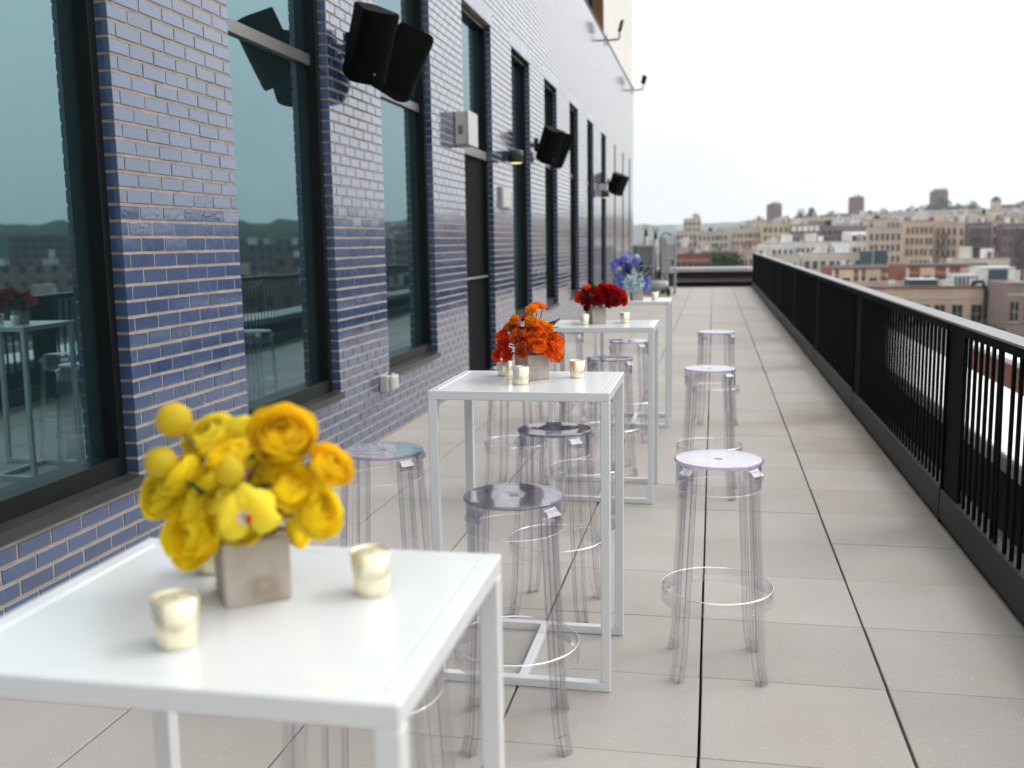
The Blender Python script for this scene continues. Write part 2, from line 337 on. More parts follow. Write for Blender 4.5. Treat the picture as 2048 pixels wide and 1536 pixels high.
# ------------------------------------------------------------------ blue brick building
CO = .0739; BZ = 2.610; BL = .2035; BY = 4.321
LE = [2.70, 5.32, 7.92, 10.69, 13.36, 16.00, 18.85, 21.50, 24.20]
RI = [4.164, 6.79, 9.42, 12.12, 14.71, 17.30, 20.06, 22.62, 25.30]
OT = BZ + 21 * CO; OS = BZ - 28 * CO          # opening top 4.162, sill 0.541
LE = [.10] + LE; RI = [1.52] + RI
Y0, Y1 = -2.5, 34.0; ZT = 6.49
opens = [(l, r, OS if abs(l - 10.69) > .01 else -.02, OT) for l, r in zip(LE, RI)]
bld = thing('brick_building', 'long blue glazed brick building with tall dark windows along the terrace', 'building', (WX, Y0, 0))
ox, oy = WX, Y0
D = .066
def brick(mb, y0, y1, z0, z1, rg):
    c = .0022; w = y1 - y0
    if w < .012: return
    tx = rg.gauss(0, .0002); tz = rg.gauss(0, .00013); j = rg.gauss(0, .0006)
    X = j
    v = [(-D, y0, z0), (-D, y1, z0), (-D, y1, z1), (-D, y0, z1), (X - c, y0, z0), (X - c, y1, z0), (X - c, y1, z1), (X - c, y0, z1),
         (X - tx - tz, y0 + c, z0 + c), (X + tx - tz, y1 - c, z0 + c), (X + tx + tz, y1 - c, z1 - c), (X - tx + tz, y0 + c, z1 - c)]
    v = [(a, b_ - oy, d) for a, b_, d in v]
    f = [(0, 1, 5, 4), (1, 2, 6, 5), (2, 3, 7, 6), (3, 0, 4, 7), (4, 5, 9, 8), (5, 6, 10, 9), (6, 7, 11, 10), (7, 4, 8, 11), (8, 9, 10, 11)]
    mb.add(v, f)
bk = MB(); rg = random.Random(11); BJ, VJ = .0145, .0115
nlo = -35; nhi = int((ZT - BZ) / CO)
for n in range(nlo, nhi):
    z0 = BZ + n * CO; z1 = z0 + CO; zc = (z0 + z1) / 2
    if z1 > ZT: break
    segs = [(Y0, Y1)]
    for l, r, s, t in opens:
        tt = t + 3 * CO if t <= zc < t + 3 * CO else t   # soldier band handled apart
        if s < zc < tt:
            ns = []
            e = .10 if zc > t else 0.
            for a, b_ in segs:
                if b_ <= l - e or a >= r + e: ns.append((a, b_)); continue
                if a < l - e: ns.append((a, l - e))
                if b_ > r + e: ns.append((r + e, b_))
            segs = ns
    off = BY + (BL / 2 if n % 2 else 0.)
    for a, b_ in segs:
        k = math.floor((a - off) / BL)
        y = off + k * BL; p0 = a
        while y < b_ - .004:
            e_ = y + BL
            if e_ - p0 < .05 and e_ < b_ - .05: y = e_; continue      # no slivers at the corners
            last = b_ - e_ < .055
            brick(bk, p0, b_ if last else e_ - VJ / 2, z0 + BJ / 2, z1 - BJ / 2, rg)
            if last: break
            p0 = e_ + VJ / 2; y = e_
for l, r, s, t in opens:                                  # soldier course over each opening
    a, b_ = l - .10, r + .10; nn = round((b_ - a) / .0678); w = (b_ - a) / nn
    for i in range(nn): brick(bk, a + i * w + .0045, a + (i + 1) * w - .0045, t + BJ / 2, t + 3 * CO - BJ / 2, rg)
bk.build('glazed_brick', M['brick'], bld, fix=False)
mo = MB(); ins = .004
def mbx(y0, y1, z0, z1): mo.b2((-D - .02, y0 - oy, z0), (-.0042, y1 - oy, z1))
edges = [Y0] + [q for l, r in zip(LE, RI) for q in (l, r)] + [Y1]
for i in range(0, len(edges), 2): mbx(edges[i] + (ins if i else 0), edges[i + 1] - ins, 0, OT + .0)
for l, r, s, t in opens:
    if s > 0: mbx(l - ins + .0002, r + ins - .0002, 0, s - .012)
mbx(Y0, Y1, OT + ins, ZT)
mo.build('mortar_wall', M['mortar'], bld)
co = MB()
co.b2((-12, 0, -.02), (-.30, Y1 - Y0, ZT - .01)); co.b2((-.298, Y1 - Y0 - .12, 0), (-.09, Y1 - Y0 - .005, ZT - .01)); co.b2((-.298, .005, OT + .02), (-.09, Y1 - Y0 - .125, ZT - .012))
co.build('building_core', M['bodywall'], bld)
pd = MB(); pd.b2((-12, -6, -30), (5.3, 38.6, -.31)); pd.build('podium', M['podium'], bld)
# windows
def window(l, r, s, t, transom):
    w = r - l; f = MB()
    X0, X1 = -.178, -.062
    fw = .052; fh = .058
    f.b2((X0, 0, 0), (X1, fw, t - s), 0, .002); f.b2((X0, w - fw, 0), (X1, w, t - s), 0, .002)
    f.b2((X0, fw, t - s - fh), (X1 - .002, w - fw, t - s), 0, .002); f.b2((X0, fw, 0), (X1 - .002, w - fw, fh + .03), 0, .002)
    if transom: f.b2((X0 + .03, fw, transom - s), (X1 - .045, w - fw, transom - s + .075), 1, .002)
    f.b2((X1 + .0004, .001, t - s - .008), (-.003, w - .001, t - s + .0025), 0)      # steel lintel
    o = f.build('window', [M['frame'], M['alu']], bld, (0, l - oy, s))
    g = MB(); g.b2((-.150, fw, fh + .03), (-.138, w - fw, (transom - s) if transom else t - s - fh)); g.build('pane', M['pane'], o)
    if transom:
        g = MB(); g.b2((-.150, fw, transom - s + .075), (-.138, w - fw, t - s - fh)); g.build('pane', M['pane'], o)
    q = MB()
    poly = [(-.17, .006), (.022, -.006), (.022, -.052), (.016, -.052), (.016, -.014), (-.17, -.010)]
    q.prism(poly, (0, .0, 0), (0, 1, 0), (1, 0, 0), (0, 0, 1), w + .012); q.v = [(a, b_ - .006, c_) for a, b_, c_ in q.v]
    q.build('sill', M['sill'], o)
    return o
for i, (l, r, s, t) in enumerate(opens):
    if abs(l - 10.69) < .01: continue
    window(l, r, s, t, 2.83 if i < 4 else 2.83)
# door opening
l, r, s, t = opens[4]; w = r - l
f = MB(); f.b2((-.178, 0, 0), (-.062, .06, t), 0, .002); f.b2((-.178, w - .06, 0), (-.062, w, t), 0, .002)
f.b2((-.178, .06, t - .058), (-.064, w - .06, t), 0, .002); f.b2((-.178, .06, 2.58), (-.064, w - .06, 2.68), 1, .002)
dr = f.build('door', [M['frame'], M['alu']], bld, (0, l - oy, 0))
g = MB(); g.b2((-.150, .06, 2.68), (-.138, w - .06, t - .058)); g.build('transom_pane', M['pane'], dr)
g = MB(); g.b2((-.160, .065, .012), (-.115, w - .065, 2.575), 0, .003); g.b2((-.116, .065, .0121), (-.110, w - .065, .27)); g.build('door_leaf', M['darkgap'], dr)
g = MB(); g.tube([(-.112, .16, 1.19), (-.065, .16, 1.19), (-.065, w - .16, 1.19), (-.112, w - .16, 1.19)], .014, 10); g.build('push_bar', M['alu'], dr)
g = MB(); g.b2((-.178, .06, -.002), (-.03, w - .06, .012)); g.build('threshold', M['alu'], dr)
# parapet flashing, limestone upper storey with one window
g = MB(); g.b2((-.09, 0, ZT), (.018, Y1 - Y0 + .01, ZT + .028), 0, .003); g.build('parapet_flashing', M['sill'], bld)
u = MB(); UY0, UY1 = 20.9 - oy, 25.15 - oy; uz = ZT + .07
u.b2((-12, 0, ZT + .03), (-.03, UY0, 12.)); u.b2((-12, UY1, ZT + .03), (-.03, Y1 - Y0 - .01, 12.)); u.b2((-12, UY0, ZT + .03), (-.03, UY1, uz)); u.b2((-12, UY0, 9.4), (-.03, UY1, 12.)); u.b2((-12, UY0, uz), (-.5, UY1, 9.4))
u.build('upper_storey', M['upper'], bld)
u = MB(); hh = 9.4 - uz; ww = UY1 - UY0
u.b2((-.30, ww - .05, 0), (-.035, ww - .004, hh), 1); u.b2((-.36, 0, 0), (-.30, .08, hh), 0); u.b2((-.36, ww - .14, 0), (-.30, ww - .051, hh), 0); u.b2((-.36, .08, 0), (-.30, ww - .14, .07), 0)
o = u.build('upper_window', [M['frame'], M['bronze']], bld, (0, UY0, uz)); g = MB(); g.b2((-.345, .08, .07), (-.335, ww - .14, hh)); g.build('pane', M['pane'], o)
# control-joint channels near the far end
for yy in (27.6, 30.1, 32.45):
    g = MB(); g.b2((-.004, yy - .03 - oy, .02), (.016, yy + .03 - oy, OT), 0, .003); g.build('joint_channel', M['sill'], bld)

# ------------------------------------------------------------------ wall fittings
def speaker(name, label, c, yaw, tilt, group):
    r = thing(name, label, 'loudspeaker', c, 0, group)
    r.rotation_euler = (0, tilt, yaw)
    H = .50; prof = []
    for k in range(13):                                  # bowed front, narrow back
        a = -1 + 2 * k / 12; prof.append((.135 + .030 * math.cos(a * PI / 2) - .02 * abs(a) ** 6, a * .145))
    prof += [(.10, .150), (-.12, .085), (-.13, .075), (-.13, -.075), (-.12, -.085), (.10, -.150)]
    bm = MB(); bm.prism(prof, (0, 0, -H / 2 + .012), (0, 0, 1), (1, 0, 0), (0, 1, 0), H - .024)
    sm = [(x * .965, y * .965) for x, y in prof]
    bm.prism(sm, (0, 0, H / 2 - .0121), (0, 0, 1), (1, 0, 0), (0, 1, 0), .010); bm.prism(sm, (0, 0, -H / 2 + .002), (0, 0, 1), (1, 0, 0), (0, 1, 0), .0101)
    bm.build('cabinet', M['speaker'], r)
    g = MB(); fr = [(.138 + .0305 * math.cos(a * PI / 2) - .02 * abs(a) ** 6, a * .138) for a in [-1 + 2 * k / 12 for k in range(13)]]; fr += [(.125, .138), (.125, -.138)]
    g.prism(fr, (0, 0, -H / 2 + .03), (0, 0, 1), (1, 0, 0), (0, 1, 0), H - .06); g.build('grille', M['speaker'], r)
    g = MB(); g.box((.172, 0, -.17), (.004, .012, .012), 0, .001); g.build('badge', M['badge'], r)
    return r
def bracket(name, label, y, z, ends):
    r = thing(name, label, 'bracket', (WX, y, z))
    g = MB(); g.box((.012, 0, 0), (.02, .16, .2), 0, .004); g.build('wall_plate', M['speaker'], r)
    for e in ends:
        g = MB(); g.tube([(.015, 0, 0), (.08, (e[1] - y) * .35, 0), (e[0] - WX, e[1] - y, e[2] - z)], .018, 8); g.build('arm', M['speaker'], r)
SPG = 'black loudspeakers on the brick wall'
TL = math.radians(25)
def pair(y, n, cams):
    (xa, ya, za), (xb, yb, zb) = cams
    la = {1: 'large black loudspeaker tilted down, on the pier between the first two narrow windows', 2: 'smaller looking black loudspeaker above the boxy down light near the door', 3: 'black loudspeaker farthest along the wall, above the lit lamp'}[n]
    speaker('wall_speaker', la, (xa, ya, za), math.radians(-38), TL, SPG)
    speaker('wall_speaker', {1: 'black loudspeaker half hidden by the large tilted one', 2: 'black loudspeaker half hidden by its twin above the boxy down light', 3: 'black loudspeaker angled away, farthest along the wall'}[n], (xb, yb, zb), math.radians(34), TL, SPG)
    bracket('speaker_bracket', {1: 'black two armed bracket behind the large tilted loudspeaker', 2: 'black two armed bracket behind the loudspeakers past the door', 3: 'black two armed bracket behind the farthest loudspeakers'}[n], (ya + yb) / 2, za + .03, [(xa - .12, ya, za), (xb - .12, yb, zb)])
pair(7.2, 1, ((-2.42, 6.97, 3.005), (-2.345, 7.52, 2.965)))
pair(15.2, 2, ((-2.42, 14.98, 3.02), (-2.36, 15.45, 3.0)))
pair(25.9, 3, ((-2.45, 25.7, 3.03), (-2.40, 26.15, 3.02)))
r = thing('electrical_box', 'pale grey metal enclosure with hinged cover mounted above the door', 'utility box', (WX, 10.48, 2.78))
g = MB(); g.box((.070, 0, 0), (.13, .40, .33), 0, .006); g.build('enclosure', M['steelbox'], r)
g = MB(); g.box((.145, 0, 0), (.018, .42, .35), 0, .005); g.build('cover', M['steelbox'], r)
g = MB(); g.box((.066, -.202, -.02), (.05, .005, .09), 0, .002); g.box((.066, -.205, -.055), (.035, .004, .008), 1); g.build('latch', [M['alu'], M['darkgap']], r)
r = thing('junction_panel', 'flat grey metal panel on the pier past the door', 'utility box', (WX, 12.74, 2.16))
g = MB(); g.box((.020, 0, 0), (.036, .5, .26), 0, .004); g.build('back_plate', M['steelbox'], r); g = MB(); g.box((.043, 0, 0), (.009, .47, .23), 0, .003); g.build('cover', M['steelbox'], r)
r = thing('outdoor_outlet', 'small grey weatherproof outlet box low on the brick wall', 'outlet', (WX, 7.75, .47))
g = MB(); g.box((.035, 0, 0), (.066, .20, .13), 0, .004); g.build('back_box', M['steelbox'], r)
g = MB(); g.box((.088, .01, 0), (.036, .16, .12), 0, .012); g.box((.108, .01, 0), (.008, .10, .08), 0, .003); g.build('flip_cover', M['steelbox'], r)
g = MB(); g.box((.06, 0, .072), (.03, .05, .014), 0, .003); g.build('hinge', M['alu'], r)
def sconce(label, y, z, white):
    r = thing('wall_lamp', label, 'wall lamp', (WX, y, z), 0, 'down lights on the brick wall')
    g = MB(); g.box((.035, 0, .02), (.066, .12, .13), 0, .004); g.build('wall_mount', M['steelbox'] if white else M['sill'], r)
    g = MB(); g.lathe([(.0, .09), (.086, .09), (.09, .084), (.09, -.065), (.083, -.065), (.083, -.045), (0, -.045)], 28, 0, (.16, 0, 0)); g.build('shade', M['sill'], r)
    g = MB(); g.lathe([(0, -.046), (.081, -.046), (.078, -.062), (.06, -.072), (0, -.076)], 24, 0, (.16, 0, 0)); g.build('lens', M['lens'], r)
    if white: g = MB(); g.box((.11, .0, .17), (.2, .16, .15), 0, .005); g.build('driver_box', M['steelbox'], r)
sconce('round dark wall lamp with a glowing lens beside the door pier', 12.78, 2.665, False)
sconce('round wall lamp with glowing lens and pale box on top, far along the wall', 23.6, 2.66, True)
def flood(label, y, z, yaw):
    r = thing('flood_light', label, 'flood light', (WX + .02, y, z), 0, 'arm flood lights on the parapet')
    g = MB(); g.box((.006, 0, 0), (.014, .10, .28), 0, .003); g.build('wall_plate', M['sill'], r)
    g = MB(); g.tube([(.01, 0, 0), (.31, 0, .015), (.32, 0, .05), (.32, 0, .17)], .022, 8); g.build('arm', M['sill'], r)
    g = MB(); g.box((.35, 0, .32), (.055, .2, .27), 0, .006, Matrix.Rotation(math.radians(14), 3, 'Y') @ Matrix.Rotation(yaw, 3, 'Z')); g.build('lamp_head', M['railing'], r)
flood('black flood light on a bent arm below the limestone window', 25.3, 6.45, .3)
flood('black flood light on a bent arm at the far corner of the building', 33.6, 6.43, -.5)

# ------------------------------------------------------------------ railing
def rail_section(y0, y1, label):
    L = y1 - y0
    r = thing('railing_section', label, 'railing', (1.25, y0, 0), 0, 'black railing sections along the terrace edge')
    g = MB(); g.b2((.0, .012, .035), (.07, L - .012, .205), 0, .006); g.build('base_beam', M['beam'], r)
    g = MB(); g.b2((.0, .004, 1.128), (.112, L - .004, 1.141), 0, .002); g.build('cap_rail', M['cap'], r)
    g = MB(); g.b2((.006, .02, 1.085), (.018, L - .02, 1.127), 0, .001); g.build('top_flat', M['railing'], r)
    g = MB(); g.b2((.014, L - .34, .206), (.034, L - .012, 1.084), 0, .002); g.build('post_plate', M['railing'], r)
    g = MB(); g.b2((.002, -.011, .012), (.075, .011, 1.127), 0, .002); g.build('post', M['railing'], r)
    m = MB(); m.b2((-.0068, -.0125, .2055), (.0068, .0125, 1.0845), 0, .001); me = None
    n = int((L - .38) / .107)
    src = None
    for i in range(n):
        if src is None: src = m.build('bar', M['railing'], r, (.024, .07 + i * .107, 0)); o = src
        else: o = inst(src, r, (.024, .07 + i * .107, 0))
    return r
posts = [-1.44, 2.16, 5.76, 9.37, 12.97, 16.57, 20.18, 23.78, 27.38, 30.98, 33.9]
LB = ['railing section beside the camera', 'railing section with wide gaps between its bars, at the edge of the photo', 'railing section whose bars show white slits, past the first post', 'solid looking railing section after the slits close up', 'second solid looking railing section', 'third solid looking railing section', 'fourth solid looking railing section', 'fifth solid looking railing section', 'sixth solid looking railing section', 'short last railing section before the terrace corner']
for i in range(1, len(posts) - 1):
    sec_ = rail_section(posts[i], posts[i + 1], 'black ' + LB[i])
    if i == 1:                                          # one bent bar
        bb = [c for c in sec_.children if c.name.startswith('bar')][23]; bb.rotation_euler = (-.045, 0, 0); bb.location.y += .03
# one bent bar in the nearest visible section
# end railing across the terrace
r = thing('end_railing', 'black see-through railing across the far end of the terrace', 'railing', (0, 34.15, 0))
g = MB(); g.b2((-2.6, 0, .02), (1.36, .06, .17), 0, .005); g.build('base_beam', M['railing'], r)
g = MB(); g.b2((-2.6, -.02, 1.13), (1.36, .08, 1.142), 0, .002); g.build('cap_rail', M['cap'], r)
src = None
for i in range(36):
    x = -2.55 + i * .11
    if src is None: g = MB(); g.b2((-.010, -.005, .17), (.010, .005, 1.13)); src = g.build('bar', M['railing'], r, (x, .03, 0))
    else: inst(src, r, (x, .03, 0))
# white topped parapets outside the railings
pw = thing('parapet_wall', 'low parapet with a broad white coping outside the side railing', 'parapet', (1.5, -3, 0))
g = MB(); g.b2((.02, 0, .34), (.70, 40.3, .45), 0, .02); g.build('coping', M['coping'], pw)
g = MB(); g.b2((.05, .02, -.30), (.66, 40.2, .3395)); g.build('wall', M['fascia'], pw)
pe = thing('parapet_wall', 'low parapet with a white coping behind the far end railing', 'parapet', (-2.7, 34.5, 0))
g = MB(); g.b2((0, 0, .50), (4.20, .75, .64), 0, .02); g.build('coping', M['coping'], pe)
g = MB(); g.b2((0, .05, .30), (4.2, .7, .4995)); g.build('band', M['fascia'], pe)
g = MB(); g.b2((0, .12, -.3), (4.2, .68, .2995)); g.build('wall', M['f_pinktan'], pe)

# ------------------------------------------------------------------ bar tables
TW, TD, TH, TT = .646, .556, 1.0817, .033
def make_table(label):
    r = thing('bar_table', label, 'bar table', (0, 0, 0), 0, 'white bar tables in a row on the terrace')
    hx, hy, t = TW / 2, TD / 2, TT
    g = MB(); g.b2((-hx + t + .001, -hy + t + .001, TH - .016), (hx - t - .001, hy - t - .001, TH - .0008), 0, .0015); g.build('top_panel', M['white'], r)
    for sy in (-1, 1):
        g = MB(); g.box((0, sy * (hy - t / 2), TH - t / 2), (TW, t, t), 0, .0025); g.build('top_rail', M['white'], r)
        g = MB(); g.box((0, sy * (hy - t / 2), t / 2), (TW, t, t), 0, .0025); g.build('base_rail', M['white'], r)
    for sx in (-1, 1):
        g = MB(); g.box((sx * (hx - t / 2), 0, TH - t / 2), (t, TD - 2 * t, t), 0, .0025); g.build('side_rail', M['white'], r)
        for sy in (-1, 1):
            g = MB(); g.box((sx * (hx - t / 2), sy * (hy - t / 2), TH / 2), (t, t, TH - 2 * t), 0, .0025); g.build('leg', M['white'], r)
    g = MB(); g.box((0, 0, t / 2 + .001), (t, TD - 2 * t, t - .002), 0, .0025); g.build('stretcher', M['white'], r)
    return r
tx = -.341 - TW / 2
TLAB = ['white bar table carrying the yellow bouquet, close to the camera', 'white bar table carrying the orange bouquet', 'white bar table carrying the red bouquet', 'white bar table carrying the blue bouquet']
T0 = make_table(TLAB[0]); TY = [1.013, 3.3585, 5.9588, 8.483]; tabs = [T0]
for i in range(1, 4): c = copy_tree(T0); c['label'] = TLAB[i]; tabs.append(c)
for i, c in enumerate(tabs): c.location = (tx - (.012 if i == 3 else 0), TY[i] + TD / 2, 0)

# ------------------------------------------------------------------ clear stools
SH = .80
def sweep(mb, sec, path, tdir, mi=0, strips=()):
    """section [(t,r)] swept along (r,z) path in the radial plane"""
    vs = []; fs = []; k = len(sec(0)); n = len(path)
    for i, (r, z) in enumerate(path):
        j0, j1 = max(i - 1, 0), min(i + 1, n - 1)
        d = Vector((path[j1][0] - path[j0][0], path[j1][1] - path[j0][1])).normalized(); nr = Vector((-d.y, d.x))
        if nr.x < 0: nr = -nr
        for t, q in sec(i / (n - 1)):
            R_ = r + nr.x * q; Z_ = z + nr.y * q
            if i == n - 1: Z_ = z
            vs.append((R_ * tdir[0] - t * tdir[1], R_ * tdir[1] + t * tdir[0], Z_))
    for i in range(n - 1):
        for a in range(k):
            b_ = (a + 1) % k; fs.append((i * k + a, i * k + b_, (i + 1) * k + b_, (i + 1) * k + a))
    fs.append(tuple(reversed(range(k)))); fs.append(tuple((n - 1) * k + a for a in range(k)))
    q0 = len(mb.f); mb.add(vs, fs, mi)
    for i in range(n - 1):
        for a in strips: mb.m[q0 + i * k + a] = 1
def make_stool(label):
    r = thing('clear_stool', label, 'bar stool', (0, 0, 0), 0, 'clear plastic bar stools')
    g = MB()
    g.lathe([(.016, -.0025), (.142, -.0005), (.156, 0)], 48, 0, (0, 0, SH)); g.disc(.016, -.0045, 24, 1, (0, 0, SH)); g.lathe([(.016, -.0045), (.016, -.0025)], 24, 1, (0, 0, SH))
    g.lathe([(.156, 0), (.1605, -.003), (.1615, -.0075), (.159, -.011)], 48, 1, (0, 0, SH)); g.lathe([(.159, -.011), (.02, -.011)], 48, 0, (0, 0, SH)); g.disc(.02, -.011, 24, 0, (0, 0, SH), False)
    g.build('seat', [M['clear_seat'], M['clear_edge']], r)
    g = MB(); g.lathe([(.1535, -.0115), (.1560, -.106)], 48, 0, (0, 0, SH)); g.lathe([(.1560, -.106), (.1555, -.108), (.1530, -.108), (.1525, -.106)], 48, 1, (0, 0, SH)); g.lathe([(.1525, -.106), (.1500, -.0115)], 48, 0, (0, 0, SH)); g.build('skirt', [M['clear'], M['clear_rim']], r)
    g = MB(); z = .262; g.lathe([(.2015, z + .052), (.2010, z), (.2065, z), (.2075, z + .052)], 56, 0, (0, 0, 0), True); g.lathe([(.2075, z + .052), (.2065, z + .0565), (.2025, z + .0565), (.2015, z + .052)], 56, 1, (0, 0, 0), True); g.build('footrest_ring', [M['clear'], M['clear_rim']], r)
    path = [(.1585, SH - .02), (.1600, SH - .06), (.165, .64), (.1765, .46), (.1870, .30), (.1905, .23), (.1935, .17), (.1985, .11), (.206, .055), (.217, .012), (.2205, 0)]
    def sec(t):
        w = .056 - .008 * t; d = .030 - .003 * t; th = .0052; c = .004
        a, b_ = w / 2, d / 2
        return [(-a, -b_), (-a, b_ - c), (-a + c, b_), (a - c, b_), (a, b_ - c), (a, -b_), (a - th, -b_), (a - th, b_ - th), (-a + th, b_ - th), (-a + th, -b_)]
    for k in range(4):
        an = PI / 4 + k * PI / 2; g = MB(); sweep(g, sec, path, (math.cos(an), math.sin(an)), 0, (1, 3, 5, 9))
        # foot plug and shoulder gusset under the seat rim
        sp = lambda t: [(-.0185, -.010), (-.0185, .009), (.0185, .009), (.0185, -.010)]
        sweep(g, sp, path[-3:], (math.cos(an), math.sin(an)))
        lo = g.build('leg', [M['clear_leg'], M['clear_line']], r)
        gg = MB(); ca, sa = math.cos(an), math.sin(an)
        sh = [(.158, -.016), (.186, -.036), (.186, -.052), (.158, -.060)]
        vs = []
        for t in (-.026, .026):
            for q, z in sh: vs.append((q * ca - t * sa, q * sa + t * ca, SH + z))
        gg.add(vs, [(0, 1, 2, 3), (7, 6, 5, 4), (0, 4, 5, 1), (1, 5, 6, 2), (2, 6, 7, 3), (3, 7, 4, 0)]); gg.build('shoulder', M['clear_shoulder'], lo)
    return r
ST = [(.028, 3.654, 4, 'clear stool standing alone beside the orange bouquet table, whole and unobstructed, on the walkway side'),
      (-.012, 6.28, -3, 'clear stool on the walkway side of the red bouquet table'),
      (.033, 8.80, 8, 'clear stool on the walkway side of the blue bouquet table'),
      (-.615, 3.03, 10, 'clear stool between the yellow and orange bouquet tables, seat seen from above'),
      (-.660, 4.165, -6, 'clear stool just behind the orange bouquet table, seen under its top'),
      (-1.262, 3.651, 5, 'clear stool on the wall side of the orange bouquet table, beside the yellow flowers'),
      (-.690, 6.80, 12, 'clear stool just behind the red bouquet table'),
      (-.655, 7.99, -4, 'clear stool in front of the blue bouquet table'),
      (-.700, 5.55, 3, 'clear stool in front of the red bouquet table, mostly hidden by the orange one'),
      (-1.24, 6.22, -8, 'clear stool on the wall side of the red bouquet table'),
      (-1.28, 8.80, 6, 'clear stool on the wall side of the blue bouquet table'),
      (-.685, 1.84, 2, 'clear stool just behind the yellow bouquet table, legs below its top')]
S0 = make_stool(ST[0][3])
for i, (x, y, a, lb) in enumerate(ST):
    c = S0 if i == 0 else copy_tree(S0)
    c.location = (x, y, 0); c.rotation_euler = (0, 0, math.radians(a)); c['label'] = lb

# ------------------------------------------------------------------ flowers
def petal_grid(fn, nu, nv):
    vs = [fn(-1 + 2 * i / nu, j / nv) for j in range(nv + 1) for i in range(nu + 1)]
    fs = [(j * (nu + 1) + i, j * (nu + 1) + i + 1, (j + 1) * (nu + 1) + i + 1, (j + 1) * (nu + 1) + i) for j in range(nv) for i in range(nu)]
    return vs, fs
def m_cup(seed, open_=1., layers=8):
    """ranunculus / rose: nested wrapped petals, radius 1"""
    rg = random.Random(seed); mb = MB()
    for L in range(layers):
        t = L / (layers - 1); rr = .14 + .86 * t ** .9; n = 3 + int(3.5 * t)
        tip = math.radians(16 + (66 * open_) * t); off = rg.uniform(0, 6.28)
        for k in range(n):
            a0 = off + 2 * PI * k / n + rg.uniform(-.15, .15); half = PI / n * rg.uniform(1.25, 1.5); tp = tip + rg.uniform(-.10, .10); rs = rr * rg.uniform(.94, 1.04); ph = rg.uniform(0, 6)
            def fn(u, v):
                th = math.radians(140) + (tp - math.radians(140)) * v
                th += .16 * u * u * v
                q = rs * (1 + .10 * v ** 4 + .025 * math.sin(5 * u + ph) * v)
                ph_ = a0 + half * u * (1 - .28 * v ** 3)
                return (q * math.sin(th) * math.cos(ph_), q * math.sin(th) * math.sin(ph_), q * math.cos(th) * .82)
            mb.add(*petal_grid(fn, 6, 5), 0, True)
    return mb
def m_pom(seed, n=110, wid=.26, ruff=.12, lim=115):
    """marigold / carnation: a dome of many ruffled petals"""
    rg = random.Random(seed); mb = MB()
    for i in range(n):
        z = 1 - (1 - math.cos(math.radians(lim))) * (i + .5) / n; a = i * 2.399963 + rg.uniform(-.2, .2); s = math.sqrt(max(0, 1 - z * z))
        d = Vector((s * math.cos(a), s * math.sin(a), z)); up = Vector((0, 0, 1)) if abs(z) < .95 else Vector((1, 0, 0))
        tv = d.cross(up).normalized(); tw = rg.uniform(0, PI); w = (tv * math.cos(tw) + d.cross(tv) * math.sin(tw)); nn = d.cross(w)
        R_ = rg.uniform(.62, 1.08); ph = rg.uniform(0, 6); wd = wid * rg.uniform(.8, 1.25); bend = rg.uniform(-.25, .25)
        def fn(u, v):
            q = .25 + (R_ - .25) * v - .06 * u * u * v
            p = d * q + w * (u * wd * (.25 + .75 * v)) + nn * (bend * v * v + ruff * v * math.sin(4.5 * u + ph))
            return (p.x, p.y, p.z * .88)
        mb.add(*petal_grid(fn, 5, 3), 0, True)
    mb.lathe([(0, .5), (.35, .4), (.5, .1), (.4, -.3), (0, -.45)], 10)
    return mb
def m_ball(seed):
    bm = bmesh.new(); bmesh.ops.create_icosphere(bm, subdivisions=4, radius=1); rg = random.Random(seed)
    pts = []
    for i in range(260):
        z = 1 - 2 * (i + .5) / 260; a = i * 2.399963; s = math.sqrt(1 - z * z); pts.append(Vector((s * math.cos(a), s * math.sin(a), z)))
    for v in bm.verts:
        d = v.co.normalized(); q = max(d.dot(p) for p in pts); v.co = d * (.93 + .08 * min(1, max(0, (q - .985) / .015)))
    mb = MB(); bm.verts.index_update(); mb.add([v.co for v in bm.verts], [[v.index for v in f.verts] for f in bm.faces], 0, True); bm.free(); return mb
def m_orchid():
    mb = MB()
    for k, (a, L, W) in enumerate([(90, 1., .50), (200, .98, .46), (-20, .98, .46), (150, .95, .62), (30, .95, .62)]):
        ca, sa = math.cos(math.radians(a)), math.sin(math.radians(a)); zo = -.03 if k < 3 else .03
        def fn(u, v):
            w = W * math.sin(PI * min(1, .12 + .86 * v)) ** .7 * u; l = .10 + L * v
            z = zo + .34 * math.sin(v * 2.4) - .30 * v * v - .16 * u * u + .03 * math.sin(7 * v + k)
            return (l * ca - w * sa, l * sa + w * ca, z)
        mb.add(*petal_grid(fn, 6, 7), 0, True)
    return mb
def m_lip():
    mb = MB(); mb.lathe([(.05, .02), (.14, .10), (.19, .24), (.22, .34), (.18, .33), (.10, .14), (0, .08)], 16, 0); mb.lathe([(0, .07), (.07, .05), (.10, .0), (.07, -.05), (0, -.07)], 12, 1, (.17, -.05, .33)); mb.lathe([(0, .06), (.07, .04), (.09, .0), (.06, -.04), (0, -.06)], 12, 1, (.12, -.16, .30))
    return mb
